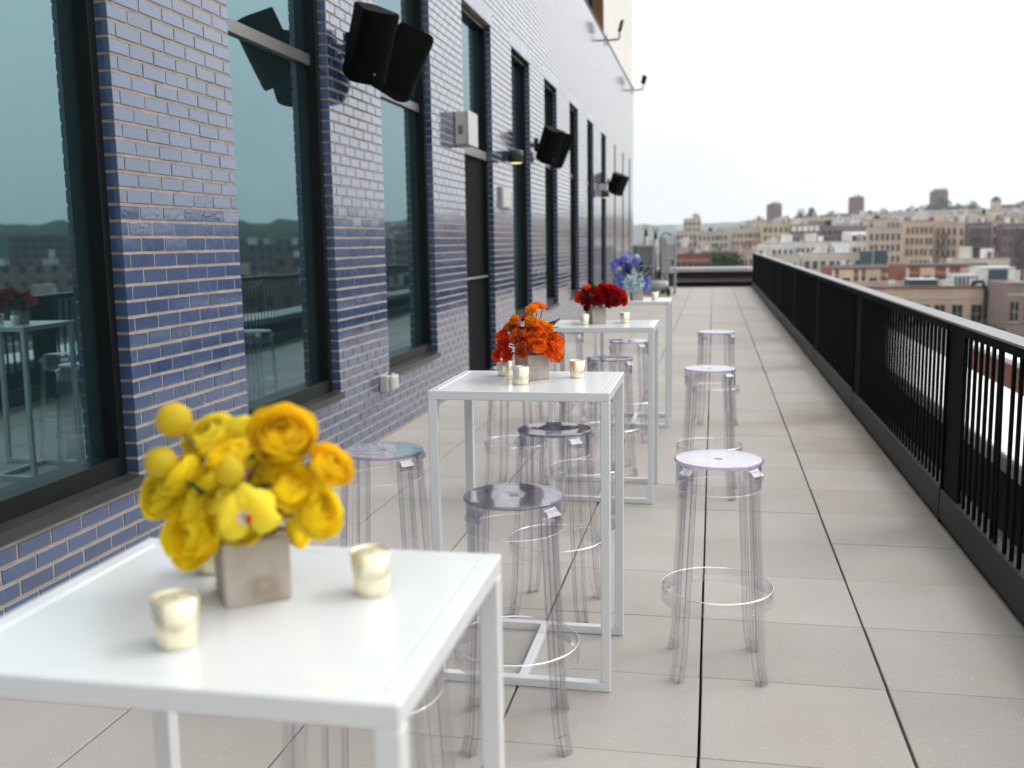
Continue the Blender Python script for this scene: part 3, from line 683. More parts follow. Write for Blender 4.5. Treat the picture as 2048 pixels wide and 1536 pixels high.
def m_floret(seed, n=34):
    rg = random.Random(seed); mb = MB()
    for i in range(n):
        z = 1 - 1.5 * (i + .5) / n; a = i * 2.399963; s = math.sqrt(max(0, 1 - z * z)); d = Vector((s * math.cos(a), s * math.sin(a), z)) * rg.uniform(.62, 1.02)
        q = d.to_track_quat('Z', 'Y'); sc = .27 * rg.uniform(.8, 1.2); r0 = rg.uniform(0, 1.5)
        for k in range(4):
            b0 = r0 + k * PI / 2
            def fn(u, v):
                w = .42 * math.sin(PI * min(1, .1 + .85 * v)) * u; l = v
                p = Vector((l * math.cos(b0) - w * math.sin(b0), l * math.sin(b0) + w * math.cos(b0), .25 * v * v)) * sc
                return d + q @ p
            mb.add(*petal_grid(fn, 2, 3), 0, True)
    mb.lathe([(0, .5), (.4, .35), (.5, .0), (.3, -.4), (0, -.5)], 8)
    return mb
FM = {}
def flower_mesh(kind, col, var):
    key = (kind, col, var)
    if key in FM: return FM[key]
    nm = {'ranunculus': 'ranunculus_flower', 'rose': 'rose_flower', 'marigold': 'marigold_flower', 'carnation': 'carnation_flower', 'craspedia': 'billy_button_flower', 'orchid': 'orchid_flower', 'floret': 'delphinium_flower'}[kind]
    mb = {'ranunculus': lambda: m_cup(var, 1.02, 9), 'rose': lambda: m_cup(20 + var, .82, 8), 'marigold': lambda: m_pom(40 + var, 130, .17, .07), 'carnation': lambda: m_pom(60 + var, 84, .24, .26), 'craspedia': lambda: m_ball(var), 'orchid': m_orchid, 'floret': lambda: m_floret(var)}[kind]()
    FM[key] = (nm, mb.mesh(nm, M['p_' + col])); return FM[key]
LIP = m_lip().mesh('lip', [M['p_lipwhite'], M['p_lipred']])
def leafmesh(L, W):
    def fn(u, v): return (W * math.sin(PI * min(1, .06 + .94 * v) ** .8) * u, .0 + L * v, .22 * L * v * v * -1 + .25 * W * abs(u) + .18 * L * v)
    mb = MB(); mb.add(*petal_grid(fn, 4, 8), 0, True); return mb.mesh('leaf', M['leaf'])
LF = [leafmesh(.075, .015), leafmesh(.06, .020), leafmesh(.09, .012)]
VS = .096
def vase(label, c, rot):
    r = thing('concrete_vase', label, 'vase', (c[0], c[1], TH - .0012), rot, 'square concrete vases')
    h, t = VS / 2, .011; g = MB()
    g.b2((-h, -h, .0), (h, h, .012), 0, .002); g.b2((-h, -h, .0121), (-h + t, h, VS), 0, .002); g.b2((h - t, -h, .0121), (h, h, VS), 0, .002)
    g.b2((-h + t + .0002, -h, .0121), (h - t - .0002, -h + t, VS - .0003), 0, .002); g.b2((-h + t + .0002, h - t, .0121), (h - t - .0002, h, VS - .0003), 0, .002)
    # one solid cube body so the corners stay crisp
    g = MB(); g.v, g.f, g.m, g.sm = [], [], [], []
    bm = bmesh.new(); bmesh.ops.create_cube(bm, size=VS); bmesh.ops.translate(bm, vec=(0, 0, h), verts=bm.verts)
    top = [f for f in bm.faces if f.normal.z > .9]; res = bmesh.ops.inset_region(bm, faces=top, thickness=t); top = [f for f in bm.faces if f.normal.z > .9 and abs(f.calc_center_median().z - VS) < 1e-5 and f.calc_area() < (VS - 1.5 * t) ** 2 and len([e for e in f.edges]) == 4 and abs(f.calc_center_median().x) < 1e-5 and abs(f.calc_center_median().y) < 1e-5]
    ex = bmesh.ops.extrude_discrete_faces(bm, faces=top); bmesh.ops.translate(bm, vec=(0, 0, -.03), verts=[v for f in ex['faces'] for v in f.verts])
    bmesh.ops.bevel(bm, geom=[e for e in bm.edges if e.calc_face_angle(0) > 1], offset=.0025, segments=2, affect='EDGES')
    bm.verts.index_update(); g.add([v.co for v in bm.verts], [[v.index for v in f.verts] for f in bm.faces]); bm.free()
    g.build('body', M['concrete_stained' if 'yellow' in label else 'concrete'], r)
    q = MB(); q.b2((-h + t + .001, -h + t + .001, VS - .034), (h - t - .001, h - t - .001, VS - .012)); q.build('floral_foam', M['foam'], r)
    return r
def bouquet(label, c, flowers, seed, nleaf, spread, lean=.35, top=.19):
    rg = random.Random(seed)
    r = thing('flower_bouquet', label, 'flowers', (c[0], c[1], TH), 0, 'flower bouquets on the bar tables')
    for i, (k, x, y, z, rad, col) in enumerate(flowers):
        nm, me = flower_mesh(k, col, i % 3)
        o = link(bpy.data.objects.new(nm, me)); o.parent = r; o.location = (x, y, z)
        d = Vector((x * 1.0, y * 1.0 - lean * .12, (z - .11) * .95 + .03)).normalized()
        if k == 'orchid': d = Vector((.12, -1, .22)).normalized()
        if k == 'rose': d = Vector((x * 2, -.9, .75)).normalized()
        if k == 'ranunculus' and rad > .036: d = (d + Vector((.15, -.75, .25))).normalized()
        o.rotation_mode = 'QUATERNION'; o.rotation_quaternion = d.to_track_quat('Z', 'Y') @ Matrix.Rotation(rg.uniform(-.3, .3) if k == 'orchid' else rg.uniform(0, 6), 3, 'Z').to_quaternion()
        s = rad * 1.12 * rg.uniform(.97, 1.05); o.scale = (s, s, s)
        if k == 'orchid':
            lo = link(bpy.data.objects.new('lip', LIP)); lo.parent = o
        # stem
        g = MB(); e = Vector((x, y, z)) - d * rad * .6; b0 = Vector((max(-.03, min(.03, x * .3)), max(-.03, min(.03, y * .3)), .075))
        mid = (b0 + e) / 2 + Vector((x * -.1, y * -.1, .02)); g.tube([b0, (b0 + mid) / 2 + Vector((0, 0, .004)), mid, (mid + e) / 2, e], .0021, 6); g.build('stem', M['stem'], r)
    for i in range(nleaf):
        o = link(bpy.data.objects.new('leaf', LF[i % 3])); o.parent = r
        a = rg.uniform(0, 6.28); q = rg.uniform(.15, 1) * spread; hz = rg.uniform(.095, top)
        o.location = (q * .55 * math.cos(a), q * .55 * math.sin(a), hz); o.rotation_euler = (rg.uniform(.0, 1.0), rg.uniform(-.5, .5), a - PI / 2); s = rg.uniform(.8, 1.25); o.scale = (s, s, s)
    return r
YEL = [
  ('craspedia',-0.108,-0.007,0.263,0.0226,'mustard'),
  ('craspedia',-0.122,-0.027,0.203,0.0215,'mustard'),
  ('craspedia',0.023,-0.097,0.210,0.0179,'mustard'),
  ('ranunculus',0.072,-0.027,0.250,0.0402,'amber'),
  ('ranunculus',-0.071,0.023,0.237,0.0361,'lemon'),
  ('ranunculus',-0.040,0.053,0.246,0.0293,'lemon'),
  ('ranunculus',0.137,-0.007,0.203,0.0315,'amber'),
  ('ranunculus',0.089,-0.047,0.181,0.0312,'yellow'),
  ('ranunculus',0.117,-0.017,0.136,0.0340,'yellow'),
  ('orchid',0.045,-0.097,0.147,0.0401,'lemon'),
  ('ranunculus',-0.064,-0.057,0.106,0.0413,'yellow'),
  ('ranunculus',-0.137,-0.007,0.156,0.0391,'yellow'),
  ('ranunculus',-0.075,-0.037,0.144,0.0324,'yellow'),
  ('orchid',0.017,-0.027,0.192,0.0337,'yellow'),
  ('ranunculus',-0.047,-0.027,0.182,0.0290,'yellow'),
  ('ranunculus',-0.105,0.023,0.204,0.0207,'amber'),
  ('ranunculus',0.011,0.023,0.211,0.0308,'yellow'),
  ('ranunculus',0.027,0.023,0.131,0.0271,'lemon'),
  ('ranunculus',-0.054,0.013,0.123,0.0276,'yellow'),
  ('ranunculus',0.110,0.013,0.215,0.0149,'lemon'),
  ('ranunculus',0.060,0.043,0.088,0.0235,'yellow'),
  ('ranunculus',-0.061,0.043,0.130,0.0281,'lemon'),
  ('ranunculus',0.010,-0.045,0.125,0.0300,'yellow'),
  ('ranunculus',-0.020,-0.010,0.215,0.0300,'yellow'),
  ('ranunculus',0.060,-0.020,0.205,0.0300,'lemon'),
  ('ranunculus',-0.100,-0.015,0.185,0.0320,'yellow'),
  ('ranunculus',-0.020,-0.055,0.160,0.0260,'lemon'),
]
ORA = [
  ('marigold',0.005,-0.010,0.261,0.0227,'marigold'),
  ('ranunculus',0.020,0.030,0.279,0.0210,'orange'),
  ('ranunculus',0.041,0.030,0.273,0.0133,'orange'),
  ('marigold',-0.064,0.000,0.222,0.0219,'marigold'),
  ('marigold',0.008,-0.040,0.218,0.0253,'marigold'),
  ('marigold',0.035,0.000,0.205,0.0227,'marigold'),
  ('marigold',0.066,0.000,0.192,0.0227,'marigold'),
  ('ranunculus',-0.098,0.020,0.201,0.0172,'orange'),
  ('rose',0.029,-0.050,0.185,0.0234,'orange'),
  ('rose',0.013,-0.070,0.159,0.0205,'orange'),
  ('rose',0.041,-0.090,0.133,0.0278,'orange'),
  ('rose',0.047,-0.050,0.161,0.0243,'orange'),
  ('carnation',-0.034,-0.060,0.165,0.0355,'rust'),
  ('carnation',-0.016,-0.090,0.118,0.0278,'rust'),
  ('carnation',-0.100,-0.020,0.136,0.0342,'vermilion'),
  ('carnation',-0.118,0.020,0.161,0.0249,'vermilion'),
  ('carnation',-0.131,0.000,0.086,0.0230,'vermilion'),
  ('carnation',-0.085,-0.040,0.093,0.0255,'vermilion'),
  ('carnation',0.082,-0.020,0.111,0.0395,'tangerine'),
  ('carnation',0.083,0.000,0.146,0.0321,'tangerine'),
  ('carnation',0.096,0.020,0.087,0.0247,'tangerine'),
  ('carnation',0.097,0.040,0.139,0.0229,'vermilion'),
  ('carnation',-0.031,0.020,0.226,0.0153,'pink'),
  ('carnation',-0.011,0.030,0.181,0.0249,'rust'),
  ('carnation',-0.069,0.030,0.191,0.0230,'tangerine'),
  ('marigold',0.046,0.040,0.171,0.0229,'marigold'),
]
RED = [
  ('carnation',-0.055,0.000,0.214,0.0319,'vermilion'),
  ('carnation',-0.091,0.000,0.163,0.0431,'vermilion'),
  ('carnation',0.002,-0.030,0.193,0.0444,'red'),
  ('carnation',0.056,0.000,0.216,0.0382,'red'),
  ('carnation',0.108,-0.020,0.204,0.0428,'red'),
  ('carnation',0.150,0.000,0.175,0.0445,'red'),
  ('carnation',0.172,0.000,0.143,0.0350,'red'),
  ('carnation',0.021,-0.060,0.154,0.0442,'crimson'),
  ('carnation',-0.047,-0.040,0.143,0.0396,'crimson'),
  ('carnation',-0.053,-0.020,0.101,0.0239,'crimson'),
  ('carnation',0.127,-0.050,0.146,0.0426,'crimson'),
  ('carnation',0.087,-0.060,0.128,0.0299,'crimson'),
  ('carnation',0.040,0.000,0.238,0.0207,'pink'),
  ('carnation',-0.036,0.050,0.173,0.0386,'crimson'),
  ('carnation',0.062,0.000,0.169,0.0446,'red'),
]
BLU = [
  ('floret',-0.096,0.000,0.358,0.0465,'blue'),
  ('floret',-0.004,0.000,0.330,0.0420,'blue'),
  ('floret',-0.165,0.000,0.324,0.0399,'violet'),
  ('floret',-0.185,-0.020,0.285,0.0398,'blue'),
  ('floret',-0.074,0.000,0.279,0.0465,'violet'),
  ('floret',-0.129,0.030,0.318,0.0400,'violet'),
  ('floret',0.000,0.000,0.369,0.0265,'paleblue'),
  ('floret',0.039,0.000,0.274,0.0287,'blue'),
  ('floret',-0.148,0.000,0.210,0.0332,'blue'),
  ('floret',-0.135,0.000,0.149,0.0665,'blue'),
  ('floret',-0.135,0.000,0.097,0.0443,'blue'),
  ('floret',-0.013,-0.050,0.150,0.0924,'paleblue'),
  ('floret',-0.064,-0.060,0.121,0.0528,'paleblue'),
  ('floret',0.083,0.000,0.165,0.0509,'blue'),
  ('floret',0.079,-0.010,0.109,0.0442,'blue'),
  ('floret',-0.045,0.020,0.235,0.0399,'paleblue'),
  ('floret',-0.200,0.000,0.311,0.0266,'violet'),
]
VP = [(-.669, 1.327), (-.672, 3.700), (-.725, 6.275), (-.655, 8.770)]
VL = ['square concrete vase holding the yellow flowers', 'square concrete vase holding the orange flowers', 'square concrete vase holding the red flowers', 'square concrete vase holding the blue flowers']
for p, l, a in zip(VP, VL, (.62, .72, .60, .35)): vase(l, p, a)
bouquet('yellow bouquet of ranunculus, billy buttons and orchids', VP[0], YEL, 1, 26, .11)
bouquet('orange bouquet of marigolds, roses and carnations', VP[1], ORA, 2, 22, .10)
bouquet('deep red bouquet of ruffled carnations', VP[2], RED, 3, 16, .10)
bouquet('blue and violet bouquet of delphiniums and hydrangea', VP[3], BLU, 4, 44, .20, .35, .30)

def make_votive(label):
    r = thing('votive_holder', label, 'candle holder', (0, 0, 0), 0, 'gold votive holders on the bar tables')
    g = MB(); g.lathe([(0, 0), (.0235, 0), (.0255, .002), (.0265, .006), (.0305, .066), (.0292, .0665), (.0252, .010), (0, .008)], 36); g.build('gold_cup', M['gold'], r)
    g = MB(); g.lathe([(0, .0615), (.0278, .0615), (.0262, .030), (.025, .0085), (0, .0085)], 28); w = g.build('candle', M['candle'], r)
    g = MB(); g.tube([(0, 0, .060), (.0005, 0, .066)], .0008, 6); g.build('wick', M['darkgap'], w)
    return r
VT = [(-.684, 1.135, 'gold votive holder in front of the yellow bouquet, closest to the table edge'), (-.495, 1.362, 'gold votive holder standing apart on the yellow bouquet table'), (-.785, 1.42, 'gold votive holder half hidden behind the yellow bouquet vase'),
      (-.794, 3.775, 'gold votive holder on the wall side of the orange bouquet'), (-.684, 3.545, 'gold votive holder in front of the orange bouquet'), (-.504, 3.745, 'gold votive holder standing apart on the orange bouquet table'),
      (-.780, 6.15, 'gold votive holder on the wall side of the red bouquet'), (-.543, 6.29, 'gold votive holder standing apart on the red bouquet table'), (-.494, 8.72, 'single gold votive holder on the blue bouquet table')]
V0 = make_votive(VT[0][2])
for i, (x, y, lb) in enumerate(VT):
    c = V0 if i == 0 else copy_tree(V0)
    c.location = (x, y, TH - .0012); c.rotation_euler = (0, 0, i * 1.1); c['label'] = lb

# ------------------------------------------------------------------ service equipment at the far end
r = thing('equipment_cage', 'grey framed mesh cage standing by the end of the brick wall', 'equipment', (-2.03, 29.6, 0))
g = MB()
for sx in (-.31, .31):
    for sy in (0, .5): g.box((sx, sy, .74), (.05, .05, 1.44), 0, .004)
for z in (.06, .82, 1.43):
    g.box((0, 0, z), (.57, .05, .05), 0, .004); g.box((0, .5, z), (.57, .05, .05), 0, .004)
    for sx in (-.31, .31): g.box((sx, .25, z), (.048, .45, .048), 0, .004)
g.box((-.12, -.001, .74), (.025, .03, 1.3), 0); g.build('frame', M['galv'], r)
for z0, z1 in ((.09, .79), (.85, 1.40)):
    g = MB(); g.b2((-.285, .02, z0), (.285, .03, z1)); g.b2((-.30, .04, z0), (-.29, .46, z1)); g.b2((.29, .04, z0), (.30, .46, z1)); g.build('mesh_panel', M['meshpanel'], r)
r = thing('wheeled_rack', 'tall narrow grey metal rack on casters by the end railing', 'cart', (-1.28, 29.6, 0))
g = MB()
for sx in (-.19, .19):
    for sy in (0, .55): g.box((sx, sy, .92), (.045, .045, 1.54), 0, .004)
g.build('frame', M['galv'], r)
for z in (.18, .62, 1.02, 1.45):
    g = MB(); g.b2((-.165, .02, z), (.165, .54, z + .03), 0, .004); g.build('shelf', M['galv'], r)
g = MB(); g.b2((-.165, .01, .64), (.06, .018, 1.0)); g.b2((-.03, .01, 1.06), (.165, .018, 1.44)); g.b2((-.165, .01, 1.06), (-.04, .018, 1.40)); g.b2((-.165, .01, .22), (-.02, .018, .60)); g.build('side_panel', M['galv'], r)
g = MB(); g.box((.09, .1, .42), (.10, .1, .38), 0, .02); g.box((-.1, .1, 1.22), (.07, .1, .24), 0, .02); g.build('stored_part', M['olive'], r)
for sx in (-.17, .17):
    for sy in (.02, .53):
        g = MB(); g.lathe([(0, -.02), (.055, -.02), (.06, -.01), (.06, .01), (.055, .02), (0, .02)], 16); o = g.build('caster', M['rubber'], r, (sx, sy, .07)); o.rotation_euler = (0, PI / 2, 0)
r = thing('portable_compressor', 'low grey tank with a dark wheel and hose in front of the cage', 'equipment', (-1.52, 28.8, 0))
g = MB(); g.lathe([(0, -.28), (.10, -.27), (.15, -.2), (.15, .2), (.10, .27), (0, .28)], 20); o = g.build('tank', M['galv'], r, (0, .1, .30)); o.rotation_euler = (0, PI / 2, 0)
g = MB(); g.lathe([(.04, -.03), (.11, -.03), (.12, 0), (.11, .03), (.04, .03)], 20, 0, (0, 0, 0), True, True); o = g.build('wheel', M['rubber'], r, (.28, .0, .12)); o.rotation_euler = (0, PI / 2, .3)
g = MB(); g.tube([(-.1, .1, .44), (-.14, .05, .62), (.02, 0, .75), (.18, .02, .55), (.2, .05, .3), (.1, .0, .05)], .016, 8); g.build('hose', M['rubber'], r)
for x, y, h, lb in ((-2.0, 30.6, 2.0, 'taller grey vent pipe with a dark forked cap above the mesh cage'), (-1.72, 30.7, 1.92, 'shorter grey vent pipe with a dark forked cap above the mesh cage')):
    r = thing('vent_pipe', lb, 'pipe', (x, y, 0)); g = MB(); g.tube([(0, 0, 0), (0, 0, h - .3)], .07 if h > 1.95 else .05, 14); g.build('pipe', M['galv'], r)
    g = MB(); g.tube([(0, 0, h - .3), (0, 0, h - .1)], .05, 10)
    for a in (-.09, .0, .09): g.tube([(0, 0, h - .15), (a * .7, 0, h - .05), (a, 0, h + .08)], .012, 6)
    g.build('cap', M['olive'], r)
r = thing('hose_reel', 'arched black hose on a pale drum behind the rack', 'hose', (-1.45, 30.6, 0))
g = MB(); g.lathe([(0, 0), (.13, 0), (.13, 1.45), (.10, 1.60), (.06, 1.66), (0, 1.67)], 20); g.build('drum', M['meshpanel'], r)
g = MB(); g.tube([(-.1, -.1, 1.5)] + [(.06 - .17 * math.cos(t), -.1, 1.6 + .2 * math.sin(t)) for t in [.3 + .28 * k for k in range(9)]], .016, 8); g.build('hose', M['rubber'], r)

# ------------------------------------------------------------------ city
def gz(x, y):
    d = math.hypot(x, y); az = math.degrees(math.atan2(x, max(y, .1)))
    t = min(1, max(0, (d - 170) / 700)); top = 12 + 9 * min(1, max(0, (az - 1) / 9)); top = top if az > -1 else max(-10, top + (az + 1) * 4)
    z = -30 + (top + 30) * (t * t * (3 - 2 * t))
    if d > 950: z -= min(30, (d - 950) * .03)
    return z
TG = MB(); dl = [0, 60, 120, 170, 230, 300, 370, 440, 520, 600, 680, 760, 840, 920, 1000, 1150, 1400, 1800, 2400, 3200, 4200]; al = [-90 + 4 * k for k in range(91)]
vs = [(d * math.sin(math.radians(a)), d * math.cos(math.radians(a)), gz(d * math.sin(math.radians(a)), d * math.cos(math.radians(a))) if abs(a) < 89 and d > 0 else -30) for d in dl for a in al]
na = len(al); TG.add(vs, [(i * na + j, i * na + j + 1, (i + 1) * na + j + 1, (i + 1) * na + j) for i in range(len(dl) - 1) for j in range(na - 1)], 0, True)
o = TG.build('ground', M['ground'], fix=False); o['kind'] = 'structure'
# wooded hills far off
HL = MB(); n = 140; rows = []
for k in range(n + 1):
    a = math.radians(-24 + 48 * k / n); u = math.degrees(a)
    h = 50 + 7 * noise.noise(Vector((u * .35, 3, 0))) + 3 * noise.noise(Vector((u * 3.1, 9, 0))) + 2.2 * noise.noise(Vector((u * 11., 2, 0))) + u * .9
    for d, q in ((2600, -40), (2900, h * .55), (3150, h), (3500, h * .6), (3900, -40)): rows.append((d * math.sin(a), d * math.cos(a), q))
HL.add(rows, [(k * 5 + j, (k + 1) * 5 + j, (k + 1) * 5 + j + 1, k * 5 + j + 1) for k in range(n) for j in range(4)], 0, True)
o = HL.build('hills', M['hill'], fix=False); o['kind'] = 'structure'

# dark wooded ridge across the street grid, beyond the frame but mirrored in the glass
HR = MB(); rows = []; n = 90
for k in range(n + 1):
    a = math.radians(19 + 36 * k / n); u = math.degrees(a)
    h = 17 + 5 * noise.noise(Vector((u * .5, 7, 0))) + 2.2 * noise.noise(Vector((u * 4.1, 5, 0))) + 1.2 * noise.noise(Vector((u * 13., 1, 0)))
    for d, q in ((500, -30), (560, h * .5), (620, h), (700, h * .6), (800, -30)): rows.append((d * math.sin(a), d * math.cos(a), q))
HR.add(rows, [(k * 5 + j, (k + 1) * 5 + j, (k + 1) * 5 + j + 1, k * 5 + j + 1) for k in range(n) for j in range(4)], 0, True)
o = HR.build('wooded_hill', M['hill'], fix=False); o['kind'] = 'structure'

WM = {}
def winmesh(w, h):
    k = (round(w, 1), round(h, 1))
    if k not in WM:
        g = MB(); g.b2((-w / 2, -.05, -h / 2), (w / 2, .05, h / 2), 0); g.b2((-w / 2 - .1, -.13, -h / 2 - .16), (w / 2 + .1, .04, -h / 2 - .003), 1); g.b2((-.03, -.065, -h / 2 + .02), (.03, -.052, h / 2 - .02), 1); g.b2((-w / 2 + .02, -.068, -.03), (w / 2 - .02, -.053, .03), 1)
        WM[k] = g.mesh('window', [M['winglass'], M['winsill']])
    return WM[k]
rb = random.Random(21)
def building(name, label, cat, x0, x1, zt, D_, dep, col, nr, nc, group=None, rot=0., extras=True, near=False):
    cx = (x0 + x1) / 2; w = x1 - x0; gb = gz(cx, D_ + dep / 2) - 3
    r = thing(name, label, cat, (cx, D_, gb), rot, group); H = zt - gb
    key = ('f_' if nr else 'g_') + col
    g = MB(); g.b2((-w / 2, 0, 0), (w / 2, dep, H - .5)); pt = .4
    g.b2((-w / 2, 0, H - .5), (w / 2, pt, H)); g.b2((-w / 2, dep - pt, H - .5), (w / 2, dep, H)); g.b2((-w / 2, pt, H - .5), (-w / 2 + pt, dep - pt, H)); g.b2((w / 2 - pt, pt, H - .5), (w / 2, dep - pt, H))
    g.build('wall', M[key], r)
    g = MB(); g.b2((-w / 2 + pt, pt, H - .49), (w / 2 - pt, dep - pt, H - .40)); rf = g.build('roof', M['silverroof'] if col in ('white', 'cream', 'pale') else M['roof'], r)
    if nr:
        g = MB(); g.b2((-w / 2 - .15, -.18, H - .02), (w / 2 + .15, .45, H + .14)); g.build('coping', M['redcoping'] if col in ('tan', 'redb') and rb.random() < .8 else M['cornice'], r)
        g = MB(); g.b2((-w / 2, -.06, H - 1.15), (w / 2, -.004, H - .98)); g.build('string_course', M['cornice'], r)
    fh = 3.1; ww = min(1.5, w / max(nc, 1) * .55)
    for i in range(nr):
        for k in range(nc):
            x = -w / 2 + w * (k + .5) / nc; wide = ww * (1.5 if (k * 7 + nc) % 5 == 0 and nc > 6 else 1.)
            o = link(bpy.data.objects.new('window', winmesh(wide, 1.75))); o.parent = r; o.location = (x + rb.uniform(-.12, .12), -.05, H - 2.6 - i * fh)
    if near and not extras:
        for q in range(4 + int(w / 4)):
            x = rb.uniform(-w / 2 + .6, w / 2 - .6); y_ = rb.uniform(1., max(1.2, dep - 1.5)); s_ = rb.uniform(.25, .8)
            g = MB(); g.b2((x - s_ / 2, y_, H - .42), (x + s_ / 2, y_ + s_, H + rb.uniform(.2, 1.1))); g.b2((x - s_ / 2 - .06, y_ - .06, H + .0), (x + s_ / 2 + .06, y_ + s_ + .06, H + .08)); g.build('chimney', M[rb.choice(['f_redb', 'f_pale', 'f_brown', 'f_white', 'f_greytan'])], rf)
    if extras:
        for q in range(1 + int(w / 9)):
            x = rb.uniform(-w / 2 + 1.5, w / 2 - 1.5) if w > 3.2 else 0.; hh = rb.uniform(1.2, 2.7)
            g = MB(); bw = min(rb.uniform(1.2, 3.4), max(.8, w * .5)); g.b2((x - bw / 2, min(2.5, dep * .3), H - .42), (x + bw / 2, min(5.5, dep * .8), H + hh)); g.build('bulkhead', M[rb.choice(['f_pale', 'f_cream', 'f_white', 'f_greytan', key])], r)
            x = rb.uniform(-w / 2 + .8, w / 2 - .8) if w > 2 else 0.
            g = MB(); g.b2((x - .3, 1.2, H - .42), (x + .3, 1.9, H + rb.uniform(.7, 1.5))); g.build('chimney', M[rb.choice(['f_redb', 'f_pale', 'f_brown'])], rf)
    return r, H, w
